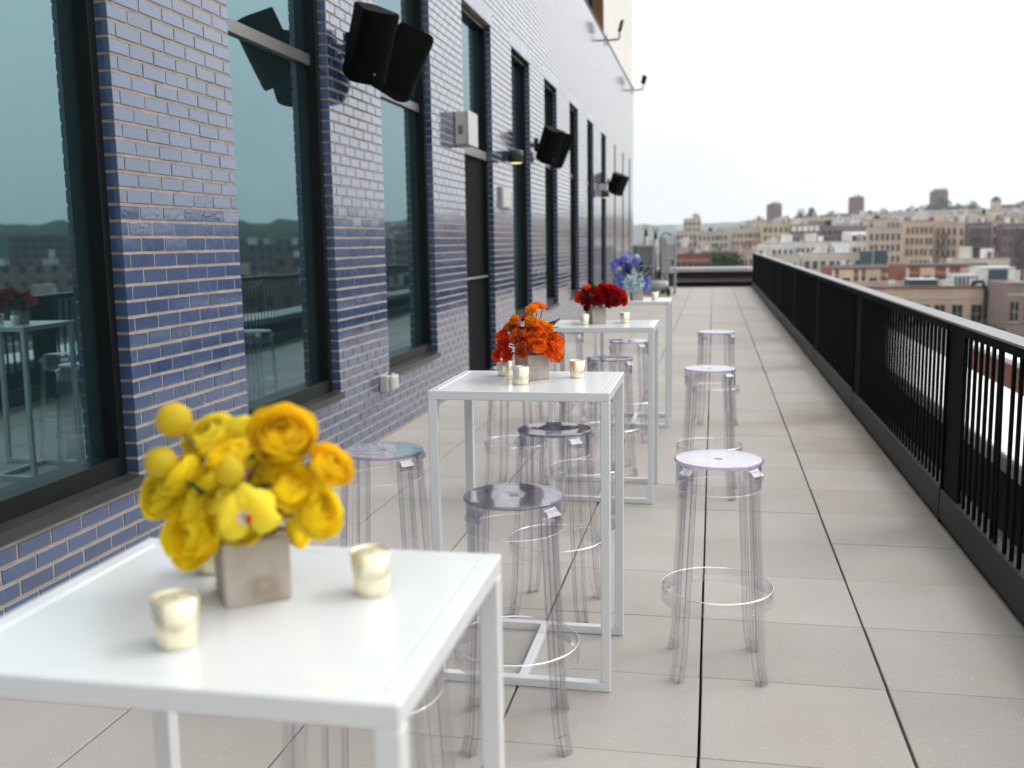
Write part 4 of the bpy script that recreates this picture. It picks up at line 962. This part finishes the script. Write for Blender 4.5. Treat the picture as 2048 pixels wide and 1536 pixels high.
BUILD = [
 ('apartment_building', 'tan brick apartment block with a red parapet and dark drainpipe just beyond the railing', 6.7, 26.3, -3.5, 105, 16, 'tan', 3, 11),
 ('apartment_building', 'mauve brick building with a blank side wall right of the tan drainpipe block', 24.7, 29.8, -2.8, 98, 14, 'mauve', 4, 3),
 ('row_house', 'long red brick row house with tan brick bays and brown eaves', 16.7, 26.5, -3.3, 165, 18, 'redb', 2, 8),
 ('row_house', 'red brick row house with cream end gable behind the rooftop cooling unit', 27.9, 43.0, -3.3, 172, 18, 'redb', 2, 9),
 ('apartment_building', 'cream flat roofed block above the railing corner with square windows', 8.2, 19.2, -2.5, 235, 16, 'cream', 2, 5),
 ('apartment_building', 'cream block with a row of square windows in front of the white houses', 20.2, 33.2, -2.1, 240, 18, 'cream', 2, 7),
 ('apartment_building', 'white painted block with stepped parapet left of the white terrace row', 13.7, 23.5, -0.1, 310, 16, 'white', 2, 6),
 ('apartment_building', 'white painted block with small chimneys in the middle of the white row', 24.5, 34.3, 0.2, 315, 16, 'white', 2, 7),
 ('apartment_building', 'white painted block at the right end of the white row', 34.5, 44.5, 0.2, 312, 16, 'white', 2, 7),
 ('apartment_building', 'pink tan apartment house with light bays left of the twin tan blocks', 43.2, 52.0, 4.0, 300, 22, 'pinktan', 6, 6),
 ('apartment_building', 'tan apartment house with six windows across and a pale rooftop shed', 53.9, 61.4, 5.7, 305, 22, 'tan', 6, 6),
 ('apartment_building', 'tan apartment house with fire escape beside a dark light shaft', 62.6, 68.4, 5.3, 308, 22, 'tan', 6, 4),
 ('apartment_building', 'slim tan side wall beside the dark brown fire escape block', 71.2, 73.8, 5.1, 318, 22, 'pinktan', 6, 2),
 ('apartment_building', 'dark brown apartment house with zigzag fire escape', 69.9, 75.6, 4.8, 300, 22, 'brown', 6, 5),
 ('apartment_building', 'narrow tan stair tower between the two dark brown houses', 77.3, 79.8, 5.5, 306, 22, 'pinktan', 6, 2),
 ('apartment_building', 'dark brown apartment house at the right edge of the photo', 77.7, 90.7, 4.5, 297, 22, 'brown', 6, 9),
 ('apartment_building', 'cream low block with dark rooftop in front of the brown houses', 49.3, 60.5, -3.4, 225, 16, 'cream', 2, 8),
 ('apartment_building', 'grey tan tower block with flat top at the left of the skyline', -15.1, -6.4, 12.0, 520, 24, 'greytan', 6, 4),
 ('apartment_building', 'pink tan apartment row below the grey tower', -15.6, -6.9, 5.1, 430, 26, 'pinktan', 5, 5),
 ('apartment_building', 'tan apartment row with dark gap left of the railing corner', -6.2, 5.7, 4.6, 415, 26, 'greytan', 5, 7),
 ('apartment_building', 'tan apartment row with dark windows directly above the railing corner', 7.3, 18.8, 5.4, 420, 26, 'pinktan', 5, 7),
 ('apartment_building', 'yellow tan building with two dark roof openings', 18.6, 28.3, 7.3, 400, 26, 'yellow', 4, 5),
 ('apartment_building', 'purple brown apartment row with pale dormers', 29.8, 40.7, 6.6, 410, 26, 'mauve', 4, 7),
 ('apartment_building', 'brown apartment row with a long pale roof behind the white houses', 42.5, 60.0, 5.9, 420, 26, 'brown', 4, 9),
 ('apartment_building', 'grey cream apartment block with rooftop sheds right of the brown row', 63.2, 75.4, 8.6, 440, 26, 'greytan', 5, 7),
 ('apartment_building', 'low red brick house with white roof hatch behind the end railing', -7.2, -0.6, -1.4, 200, 18, 'redb', 3, 6),
 ('apartment_building', 'pink brick house right of the green tree behind the end railing', 4.6, 7.7, -0.5, 190, 18, 'pinktan', 3, 4),
 ('apartment_building', 'grey house with dark flat roof left behind the end railing', -9.6, -3.8, -0.4, 230, 18, 'greytan', 3, 5),
 ('apartment_building', 'brown brick house beyond the end railing with light lintels', -3.2, 5.0, -1.0, 215, 18, 'brown', 3, 7),
 ('apartment_tower', 'left of three mauve towers on the ridge', 44.7, 56.2, 29.9, 880, 26, 'tower', 0, 0),
 ('apartment_tower', 'middle of three mauve towers on the ridge', 110.8, 122.2, 34.1, 880, 26, 'tower', 0, 0),
 ('apartment_tower', 'right and tallest of three mauve towers on the ridge', 174.3, 187.4, 37.4, 880, 28, 'tower', 0, 0),
 ('apartment_building', 'wide base wing around the right ridge tower', 170.8, 189.2, 24.4, 875, 22, 'tower', 0, 0),
 ('apartment_building', 'long mauve ridge block left of the right tower', 157.6, 173.9, 24.2, 885, 20, 'tower', 0, 0),
 ('apartment_building', 'low tan ridge block right of the right tower', 192.4, 209.7, 24.8, 890, 20, 'yellow', 0, 0),
 ('apartment_building', 'mauve ridge block left of the middle tower', 92.1, 109.9, 20.7, 870, 20, 'tower', 0, 0),
 ('apartment_building', 'mauve wing attached right of the middle tower', 121.5, 129.0, 21.5, 872, 20, 'tower', 0, 0),
 ('apartment_building', 'pale yellow ridge block between middle and right towers', 130.9, 142.7, 21.4, 880, 20, 'yellow', 0, 0),
 ('apartment_building', 'low tan block under the left ridge tower', 27.1, 42.4, 16.6, 860, 20, 'pinktan', 0, 0),
 ('apartment_building', 'mauve wing right of the left ridge tower', 55.5, 72.3, 16.9, 865, 20, 'tower', 0, 0),
 ('apartment_building', 'tan ridge house with flat roof left of the teal tank tower', 72.3, 77.4, 15.3, 860, 20, 'yellow', 0, 0),
 ('apartment_building', 'tan ridge house right of the teal tank tower', 80.6, 90.8, 15.5, 860, 20, 'pinktan', 0, 0),
 ('apartment_building', 'brown ridge block below the ridge trees', 142.7, 156.5, 14.6, 640, 22, 'mauve', 0, 0),
 ('apartment_building', 'pale grey slab block under the yellow turret', 151.6, 175.9, 14.4, 620, 22, 'pale', 5, 9),
 ('apartment_building', 'mauve block at the right end of the skyline', 219.5, 252.2, 24.3, 840, 22, 'tower', 0, 0),
 ('turret_tower', 'yellow turret with pointed roof on the skyline', 191.3, 196.9, 24.7, 760, 9, 'yellow', 0, 0),
 ('tank_tower', 'dark teal tank tower standing on the ridge', 61.9, 66.4, 18.3, 700, 8, 'teal', 0, 0),
]
CAT = {'apartment_building': 'building', 'row_house': 'row house', 'apartment_tower': 'tower', 'turret_tower': 'tower', 'tank_tower': 'tower'}
for (nm, lb, x0, x1, zt, D_, dep, col, nr, nc) in BUILD:
    if x0 > 0:                                          # the side wall that shows takes part of each block's width
        if D_ < 200: dep = max(5., min(dep, .32 * (x1 - x0) * D_ / x0)); x0 = min(x0 * (D_ + dep) / D_, x1 - 2.5)
        else: dep = max(6., min(dep, .10 * (x1 - x0) * D_ / x0))
    r, H, w = building(nm, lb, CAT[nm], x0, x1, zt, D_, dep, col, nr, nc, 'city buildings beyond the railing', 0, D_ > 200, D_ <= 200)
    if nm == 'apartment_tower':
        for sx in (-.26, .26):
            g = MB(); g.b2((sx * w - .13 * w, -1.2, 0), (sx * w + .13 * w, -.003, H - 1.0)); g.build('bay', M['g_' + col], r)
        g = MB(); g.b2((-w * .22, dep * .3, H - .45), (w * .25, dep * .6, H + 1.6)); g.build('bulkhead', M['f_brown'], r)
        g = MB(); g.tube([(.12 * w, dep * .4, H + 1.5), (.12 * w, dep * .4, H + 4.2)], .12, 5); g.build('mast', M['fire'], r)
    if nm == 'turret_tower':
        g = MB(); g.lathe([(w * .66, 0), (w * .40, 2.2), (0, 3.6)], 8, 0, (0, dep / 2, H + .1), False); g.build('pointed_roof', M['g_teal'], r)
    if nm == 'tank_tower':
        g = MB(); g.lathe([(w * .46, 0), (w * .46, 2.4), (0, 4.0)], 14, 0, (0, dep / 2, H - .4)); g.build('tank', M['f_teal'], r)
    if 'zigzag' in lb or 'fire escape beside' in lb or 'right edge' in lb or 'edge of the photo' in lb:
        g = MB(); x = -w * .18
        for k in range(6):
            z = H - 3.9 - k * 3.1; g.b2((x - 1.5, -1.3, z), (x + 1.5, -.12, z + .07)); g.b2((x - 1.5, -1.3, z + .95), (x + 1.5, -1.24, z + 1.0))
            for q in range(7): g.b2((x - 1.5 + q * .5 - .02, -1.295, z + .07), (x - 1.5 + q * .5 + .02, -1.255, z + .95))
            s = 1 if k % 2 else -1
            g.tube([(x - 1.1 * s, -.9, z + .05), (x + 1.1 * s, -.9, z + 3.1)], .10, 4)
        g.build('fire_escape_grating', M['fire'], r)
    if 'drainpipe' in lb and 'red parapet' in lb:
        g = MB(); g.tube([(w / 2 - 1.2, 1.5, H - .3), (w / 2 - 1.1, .3, H + .5), (w / 2 - .5, -.3, H + .55), (w / 2 - .12, -.35, H - .3), (w / 2 - .12, -.35, 2)], .22, 10); g.build('drainpipe', M['fire'], r)
    if nm == 'row_house':
        nb = max(2, int(w / 6))
        for k in range(nb):
            x = -w / 2 + w * (k + .5) / nb; g = MB()
            g.b2((x - 1.1, -.7, 0), (x + 1.1, -.008, H - .25)); g.build('bay', M['f_tan'], r)
            for q in (0, 1):
                o = link(bpy.data.objects.new('window', winmesh(1.1, 1.8))); o.parent = r; o.location = (x, -.75, H - 2.4 - q * 3.1)
            g = MB(); g.b2((x - w / nb / 2 - .08, -.25, 0), (x - w / nb / 2 + .28, -.006, H - .3)); g.build('pilaster', M['f_cream'], r)
        g = MB(); g.prism([(-.4, 0), (.9, .35), (.9, .0)], (-w / 2, 0, H + .15), (1, 0, 0), (0, 1, 0), (0, 0, 1), w); g.build('eaves', M['roof'], r)
    if 'pale dormers' in lb:
        for k in range(5):
            g = MB(); x = -w / 2 + w * (k + .5) / 5; g.b2((x - .8, -.5, H - 2.6), (x + .8, -.01, H - .6)); g.build('dormer', M['f_white'], r)
    if 'long pale roof' in lb:
        g = MB(); g.prism([(0, 0), (7, 1.6), (7, 0)], (-1, -7.5, H - 3.8), (1, 0, 0), (0, 1, 0), (0, 0, 1), w / 2); g.build('lean_to_roof', M['silverroof'], r)
r, H, w = building('flat_roofed_building', 'low red banded brick building with a white roof edge, seen between the railing bars', 'building', 10.6, 30., -3.0, 14, 30, 'greytan', 0, 0, None, 0, False)
g = MB(); g.b2((-w / 2 - .12, -.02, H - .02), (-w / 2 + .5, 30.1, H + .16)); g.build('coping', M['coping'], r)
g = MB(); g.b2((-w / 2 - .06, 0, H - 1.3), (-w / 2 - .003, 30., H - .03)); g.build('red_band', M['f_redb'], r)
r, H, w = building('flat_roofed_building', 'low black tar roofed building in the gap before the tan block', 'building', 4.5, 24., -6.6, 50, 52, 'brown', 0, 0, None, 0, False)
# rooftop plant on the tan block
def prop(name, label, cat, x0, x1, z0, z1, y0, y1, m, slots=0):
    r = thing(name, label, cat, ((x0 + x1) / 2, y0, z0)); w = x1 - x0; h = z1 - z0; d = y1 - y0
    g = MB(); g.b2((-w / 2, 0, 0), (w / 2, d, h), 0, .04); g.build('casing', M[m], r)
    for k in range(slots):
        x = -w / 2 + w * (k + .5) / slots; g = MB(); g.b2((x - w / slots * .28, -.06, .15), (x + w / slots * .28, -.004, h - .15)); g.build('louver', M['f_teal'], r)
    g = MB(); g.b2((-w / 2 - .06, -.08, h), (w / 2 + .06, d + .06, h + .08)); g.build('lid', M['silverroof'], r)
    return r
prop('cooling_unit', 'pale green rooftop cooling unit with dark louvers behind the tan block parapet', 'roof unit', 24.3, 26.7, -4.0, -2.55, 110, 113, 'f_pale', 6)
prop('roof_shed', 'low dark roof shed beside the rooftop cooling unit', 'roof shed', 20.2, 23.0, -4.0, -3.0, 111, 114, 'f_teal')
prop('roof_shed', 'white roof bulkhead with a dark door behind the mauve building', 'roof shed', 27.6, 31.0, -4.2, -1.9, 113, 118, 'f_white', 1)
prop('roof_shed', 'white roof bulkhead next to the rooftop cooling unit', 'roof shed', 26.9, 27.5, -4.0, -2.2, 112, 115, 'f_white')
prop('roof_vent', 'small white roof hatch in front of the cooling unit', 'roof vent', 23.2, 24.2, -4.0, -3.1, 109, 111, 'f_white')
prop('water_tank', 'dark slate water tank box on the cream block, closer to the white houses', 'water tank', 32.4, 34.8, -5.2, -1.6, 235, 238, 'f_teal')
prop('water_tank', 'dark slate water tank box on the cream block, closer to the tan houses', 'water tank', 35.5, 37.9, -5.2, -1.5, 235, 238, 'f_teal')
# more hillside houses, some of them only mirrored in the window glass
rf_ = random.Random(5); cols = ['tan', 'pinktan', 'greytan', 'brown', 'mauve', 'pinktan', 'cream', 'yellow', 'pale']
WORD = dict(teal='slate', tan='tan', pinktan='pinkish tan', greytan='grey tan', brown='dark brown', mauve='mauve brown', redb='red brick', cream='cream', yellow='yellow tan', pale='pale grey', tower='mauve')
for d, zt, a0, a1 in ((480, 6.5, 2.6, 15.5), (560, 10.0, 2.0, 15.8), (650, 13.2, 2.2, 15.9), (770, 16.4, 2.0, 16.2), (960, 15.5, 1.5, 16.5)):
    a = a0
    while a < a1:
        w = rf_.uniform(12, 26); da = math.degrees(w / d); ac = a + da / 2; col = rf_.choice(cols); x = d * math.sin(math.radians(ac)); y = d * math.cos(math.radians(ac))
        building('hillside_house', WORD[col] + ' hillside apartment house among the rooftops below the ridge', 'building', x - w / 2, x + w / 2, zt + rf_.uniform(-2.2, 1.6) + (ac - 8) * .25 * d / 600, y, 18, col, 0, 0, WORD[col] + ' houses on the far hillside', 0, True)
        a += da + rf_.uniform(-.1, .35)
for d, zt in ((95, -6.5), (150, -4.5), (230, -3.), (330, 1.5), (450, 5.)):
    a = 17.5
    while a < 47:
        w = rf_.uniform(14, 30) * (1 if d > 200 else .8); da = math.degrees(w / d); ac = a + da / 2; col = rf_.choice(['brown', 'mauve', 'redb', 'brown', 'brown', 'teal', 'tower']); x = d * math.sin(math.radians(ac)); y = d * math.cos(math.radians(ac))  # only dark facade colours: shade on these mirrored sides is put into the paint
        building('city_block', WORD[col] + ' apartment block mirrored in the dark window glass', 'building', x - w / 2, x + w / 2, zt + rf_.uniform(-2.5, 3), y, 16, col, 0, 0, WORD[col] + ' blocks mirrored in the windows', -math.radians(ac) * .8, d < 400)
        a += da + rf_.uniform(.2, 1.4)

# trees
def crown_mesh(seed, n, m, leaf):
    rg = random.Random(seed); mb = MB()
    cl = [(Vector((rg.gauss(0, .27), rg.gauss(0, .27), rg.gauss(.12, .26))), rg.uniform(.22, .42)) for _ in range(16)]
    for i in range(n):
        c, q = rg.choice(cl); d = Vector((rg.gauss(0, 1), rg.gauss(0, 1), rg.gauss(0, 1))).normalized(); p = c + d * q * rg.uniform(.55, 1.05)
        a = Vector((rg.gauss(0, 1), rg.gauss(0, 1), rg.gauss(0, 1))).normalized(); b_ = a.cross(d)
        if b_.length < .1: continue
        b_.normalize(); s = leaf * rg.uniform(.6, 1.3)
        mb.add([p - a * s, p + b_ * s * .6, p + a * s, p - b_ * s * .6], [(0, 1, 2, 3)])
    return mb.mesh('crown', m)
CR = [crown_mesh(k, 900, M['fol'], .075) for k in range(2)] + [crown_mesh(5 + k, 700, M['folfar'], .10) for k in range(2)]
TREES = [
  (1.8,150.0,-2.9,-0.8,3.8),
  (174.0,830.0,12.5,22.4,24.2),
  (165.6,835.0,13.5,21.2,12.6),
  (185.4,832.0,13.0,19.9,10.9),
  (68.6,840.0,13.9,18.7,8.4),
  (135.7,860.0,12.9,18.5,14.7),
  (120.9,850.0,12.3,16.2,8.5),
  (17.7,70.0,-5.6,-4.2,1.4),
  (200.3,850.0,18.9,23.9,6.8),
  (145.5,850.0,11.8,17.3,12.8),
]
TLB = ['bushy green street tree seen through the end railing', 'tallest green ridge tree group member beside the tallest tower', 'green ridge tree below the tallest tower', 'green ridge tree at the end of the ridge grove', 'small dark tree beside the dark teal tank tower', 'dark ridge tree below the pale yellow ridge block', 'dark ridge tree near the middle tower', 'bright green tree top between the tan and mauve buildings', 'small tree at the end of the low tan ridge block', 'dark ridge tree before the long mauve ridge block']
for i, (x, y, zb, zt, w) in enumerate(TREES):
    for j, off in enumerate([0] if i in (0, 4, 6, 7, 8) else [-.28, .0, .3]):
        g0 = gz(x, y) - 1; xx = x + off * w; sc = w * (.95 if i in (0, 4, 6, 7, 8) else .55); zz = zt - sc * .42 - abs(off) * 3
        lb = TLB[i] if off == 0 else ('green ridge trees ' + ('ahead of' if off < 0 else 'following') + ' the ' + TLB[i].replace('green ', '').replace('dark ', ''))
        r = thing('tree', lb if len(lb.split()) <= 16 else ' '.join(lb.split()[:16]), 'tree', (xx, y + off * 5, g0), rf_.uniform(0, 6), 'trees among the city buildings')
        g = MB(); hb = zz - g0; g.tube([(0, 0, 0), (.02 * sc, 0, hb * .5), (-.02 * sc, .01 * sc, hb * .9)], [.05 * sc, .04 * sc, .025 * sc], 7)
        for q in range(4): an = q * 1.6; g.tube([(0, 0, hb * .82), (.16 * sc * math.cos(an), .16 * sc * math.sin(an), hb + .08 * sc)], [.022 * sc, .010 * sc], 5)
        g.build('trunk', M['bark'], r)
        o = link(bpy.data.objects.new('crown', CR[(i + j) % 2 + (0 if i in (0, 7) else 2)])); o.parent = r; o.location = (0, 0, hb); o.scale = (sc * 1.05, sc * 1.05, sc * .95)

# ------------------------------------------------------------------ air
HAZE = 1.7e-4
if HAZE:
    g = MB(); g.b2((-4400, -4400, -75), (4400, 4400, 140)); m = bpy.data.materials.new('city_haze'); m.use_nodes = True; t = NT(m); t.n.remove(t.n['Principled BSDF'])
    v = t.new('ShaderNodeVolumePrincipled'); v.inputs['Color'].default_value = (.86, .93, 1.0, 1); v.inputs['Density'].default_value = HAZE; v.inputs['Anisotropy'].default_value = .2
    t.lk(v.outputs[0], t.n['Material Output'].inputs['Volume']); o = g.build('haze', m); o['kind'] = 'stuff'

# ------------------------------------------------------------------ sky and sun
SUN_EL, SUN_AZ = math.radians(46), math.radians(62)     # azimuth clockwise from +Y
sd = Vector((math.cos(SUN_EL) * math.sin(SUN_AZ), math.cos(SUN_EL) * math.cos(SUN_AZ), math.sin(SUN_EL)))
W = bpy.data.worlds.new('World'); S.world = W; W.use_nodes = True; t = NT(W)
bg = t.n['Background']; bg.inputs[1].default_value = .1
sky = t.new('ShaderNodeTexSky', sky_type='NISHITA', sun_disc=False, sun_elevation=SUN_EL, sun_rotation=SUN_AZ)
tc = t.new('ShaderNodeTexCoord'); sx = t.new('ShaderNodeSeparateXYZ'); t.lk(tc.outputs['Generated'], sx.inputs[0])
ramp = t.new('ShaderNodeValToRGB'); t.lk(sx.outputs[2], ramp.inputs[0])
def L(v, k=1., w=(1, 1, 1)): return (v * w[0] * .82, v * w[1] * .82, v * w[2] * .82, 1)
el = ramp.color_ramp.elements
el[0].position = 0.; el[0].color = L(.83, 1, (1.03, .985, .96)); el[1].position = 1.; el[1].color = L(1.15, 1, (.985, 1., 1.015))
for p, v, w in ((.035, .83, (1.01, .995, .98)), (.10, .85, (.99, 1., 1.)), (.22, .93, (.995, 1., 1.005)), (.38, 1.05, (.99, 1, 1.01)), (.65, 1.12, (.985, 1, 1.015))):
    e = el.new(p); e.color = L(v, 1, w)
mp = t.new('ShaderNodeMapping'); t.lk(tc.outputs['Generated'], mp.inputs[0]); mp.inputs['Scale'].default_value = (1.6, 1.6, 5.5)
nz = t.new('ShaderNodeTexNoise', i_Scale=1.6, i_Detail=7., i_Roughness=.55); t.lk(mp.outputs[0], nz.inputs['Vector'])
mr = t.new('ShaderNodeMapRange'); t.lk(nz.outputs[0], mr.inputs[0]); mr.inputs[1].default_value = .3; mr.inputs[2].default_value = .7; mr.inputs[3].default_value = 9.4; mr.inputs[4].default_value = 10.7
mu = t.new('ShaderNodeVectorMath', operation='SCALE'); t.lk(ramp.outputs[0], mu.inputs[0]); t.lk(mr.outputs[0], mu.inputs['Scale'])
# glow of the veiled sun
dt = t.new('ShaderNodeVectorMath', operation='DOT_PRODUCT'); t.lk(tc.outputs['Generated'], dt.inputs[0]); dt.inputs[1].default_value = sd
cl = t.new('ShaderNodeMath', operation='MAXIMUM'); t.lk(dt.outputs['Value'], cl.inputs[0]); cl.inputs[1].default_value = 0
pw_ = t.new('ShaderNodeMath', operation='POWER'); t.lk(cl.outputs[0], pw_.inputs[0]); pw_.inputs[1].default_value = 2.
gm = t.new('ShaderNodeMath', operation='MULTIPLY_ADD'); t.lk(pw_.outputs[0], gm.inputs[0]); gm.inputs[1].default_value = 1.25; gm.inputs[2].default_value = 1.
mu2 = t.new('ShaderNodeVectorMath', operation='SCALE'); t.lk(mu.outputs[0], mu2.inputs[0]); t.lk(gm.outputs[0], mu2.inputs['Scale'])
mx = t.new('ShaderNodeMix', data_type='RGBA'); mx.inputs[0].default_value = .06; t.lk(mu2.outputs[0], mx.inputs[6]); t.lk(sky.outputs[0], mx.inputs[7]); mx.clamp_result = False
t.lk(mx.outputs[2], bg.inputs[0])
sl = bpy.data.lights.new('sun', 'SUN'); sl.energy = .7; sl.angle = math.radians(22); sl.color = (1, .965, .92)
so = link(bpy.data.objects.new('sun', sl)); so.rotation_mode = 'QUATERNION'; so.rotation_quaternion = sd.to_track_quat('Z', 'Y')

# ------------------------------------------------------------------ camera
cam = bpy.data.cameras.new('camera'); co_ = link(bpy.data.objects.new('camera', cam)); S.camera = co_
cam.sensor_width = 36; cam.lens = 1991.2 / 2048 * 36; cam.clip_start = .05; cam.clip_end = 12000
pitch, yaw, roll = -.1415, -.2, -.0161
f_ = Vector((math.sin(yaw) * math.cos(pitch), math.cos(yaw) * math.cos(pitch), math.sin(pitch))); r_ = Vector((math.cos(yaw), -math.sin(yaw), 0)); u_ = r_.cross(f_)
r2 = r_ * math.cos(roll) + u_ * math.sin(roll); u2 = -r_ * math.sin(roll) + u_ * math.cos(roll)
co_.matrix_world = Matrix(((r2.x, u2.x, -f_.x, 0), (r2.y, u2.y, -f_.y, 0), (r2.z, u2.z, -f_.z, 1.5965), (0, 0, 0, 1)))
cam.dof.use_dof = True; cam.dof.focus_distance = 3.75; cam.dof.aperture_fstop = 2.6

# ------------------------------------------------------------------ render settings
S.view_settings.view_transform = 'Standard'; S.view_settings.look = 'None'; S.view_settings.gamma = 1; S.view_settings.exposure = .42; S.view_settings.use_curve_mapping = False
cy = S.cycles; cy.max_bounces = 14; cy.transparent_max_bounces = 48; cy.glossy_bounces = 5; cy.transmission_bounces = 6; cy.diffuse_bounces = 4; cy.volume_bounces = 1
cy.caustics_reflective = False; cy.caustics_refractive = False; cy.sample_clamp_indirect = 6; cy.use_denoising = True; cy.use_adaptive_sampling = True; cy.adaptive_threshold = .02
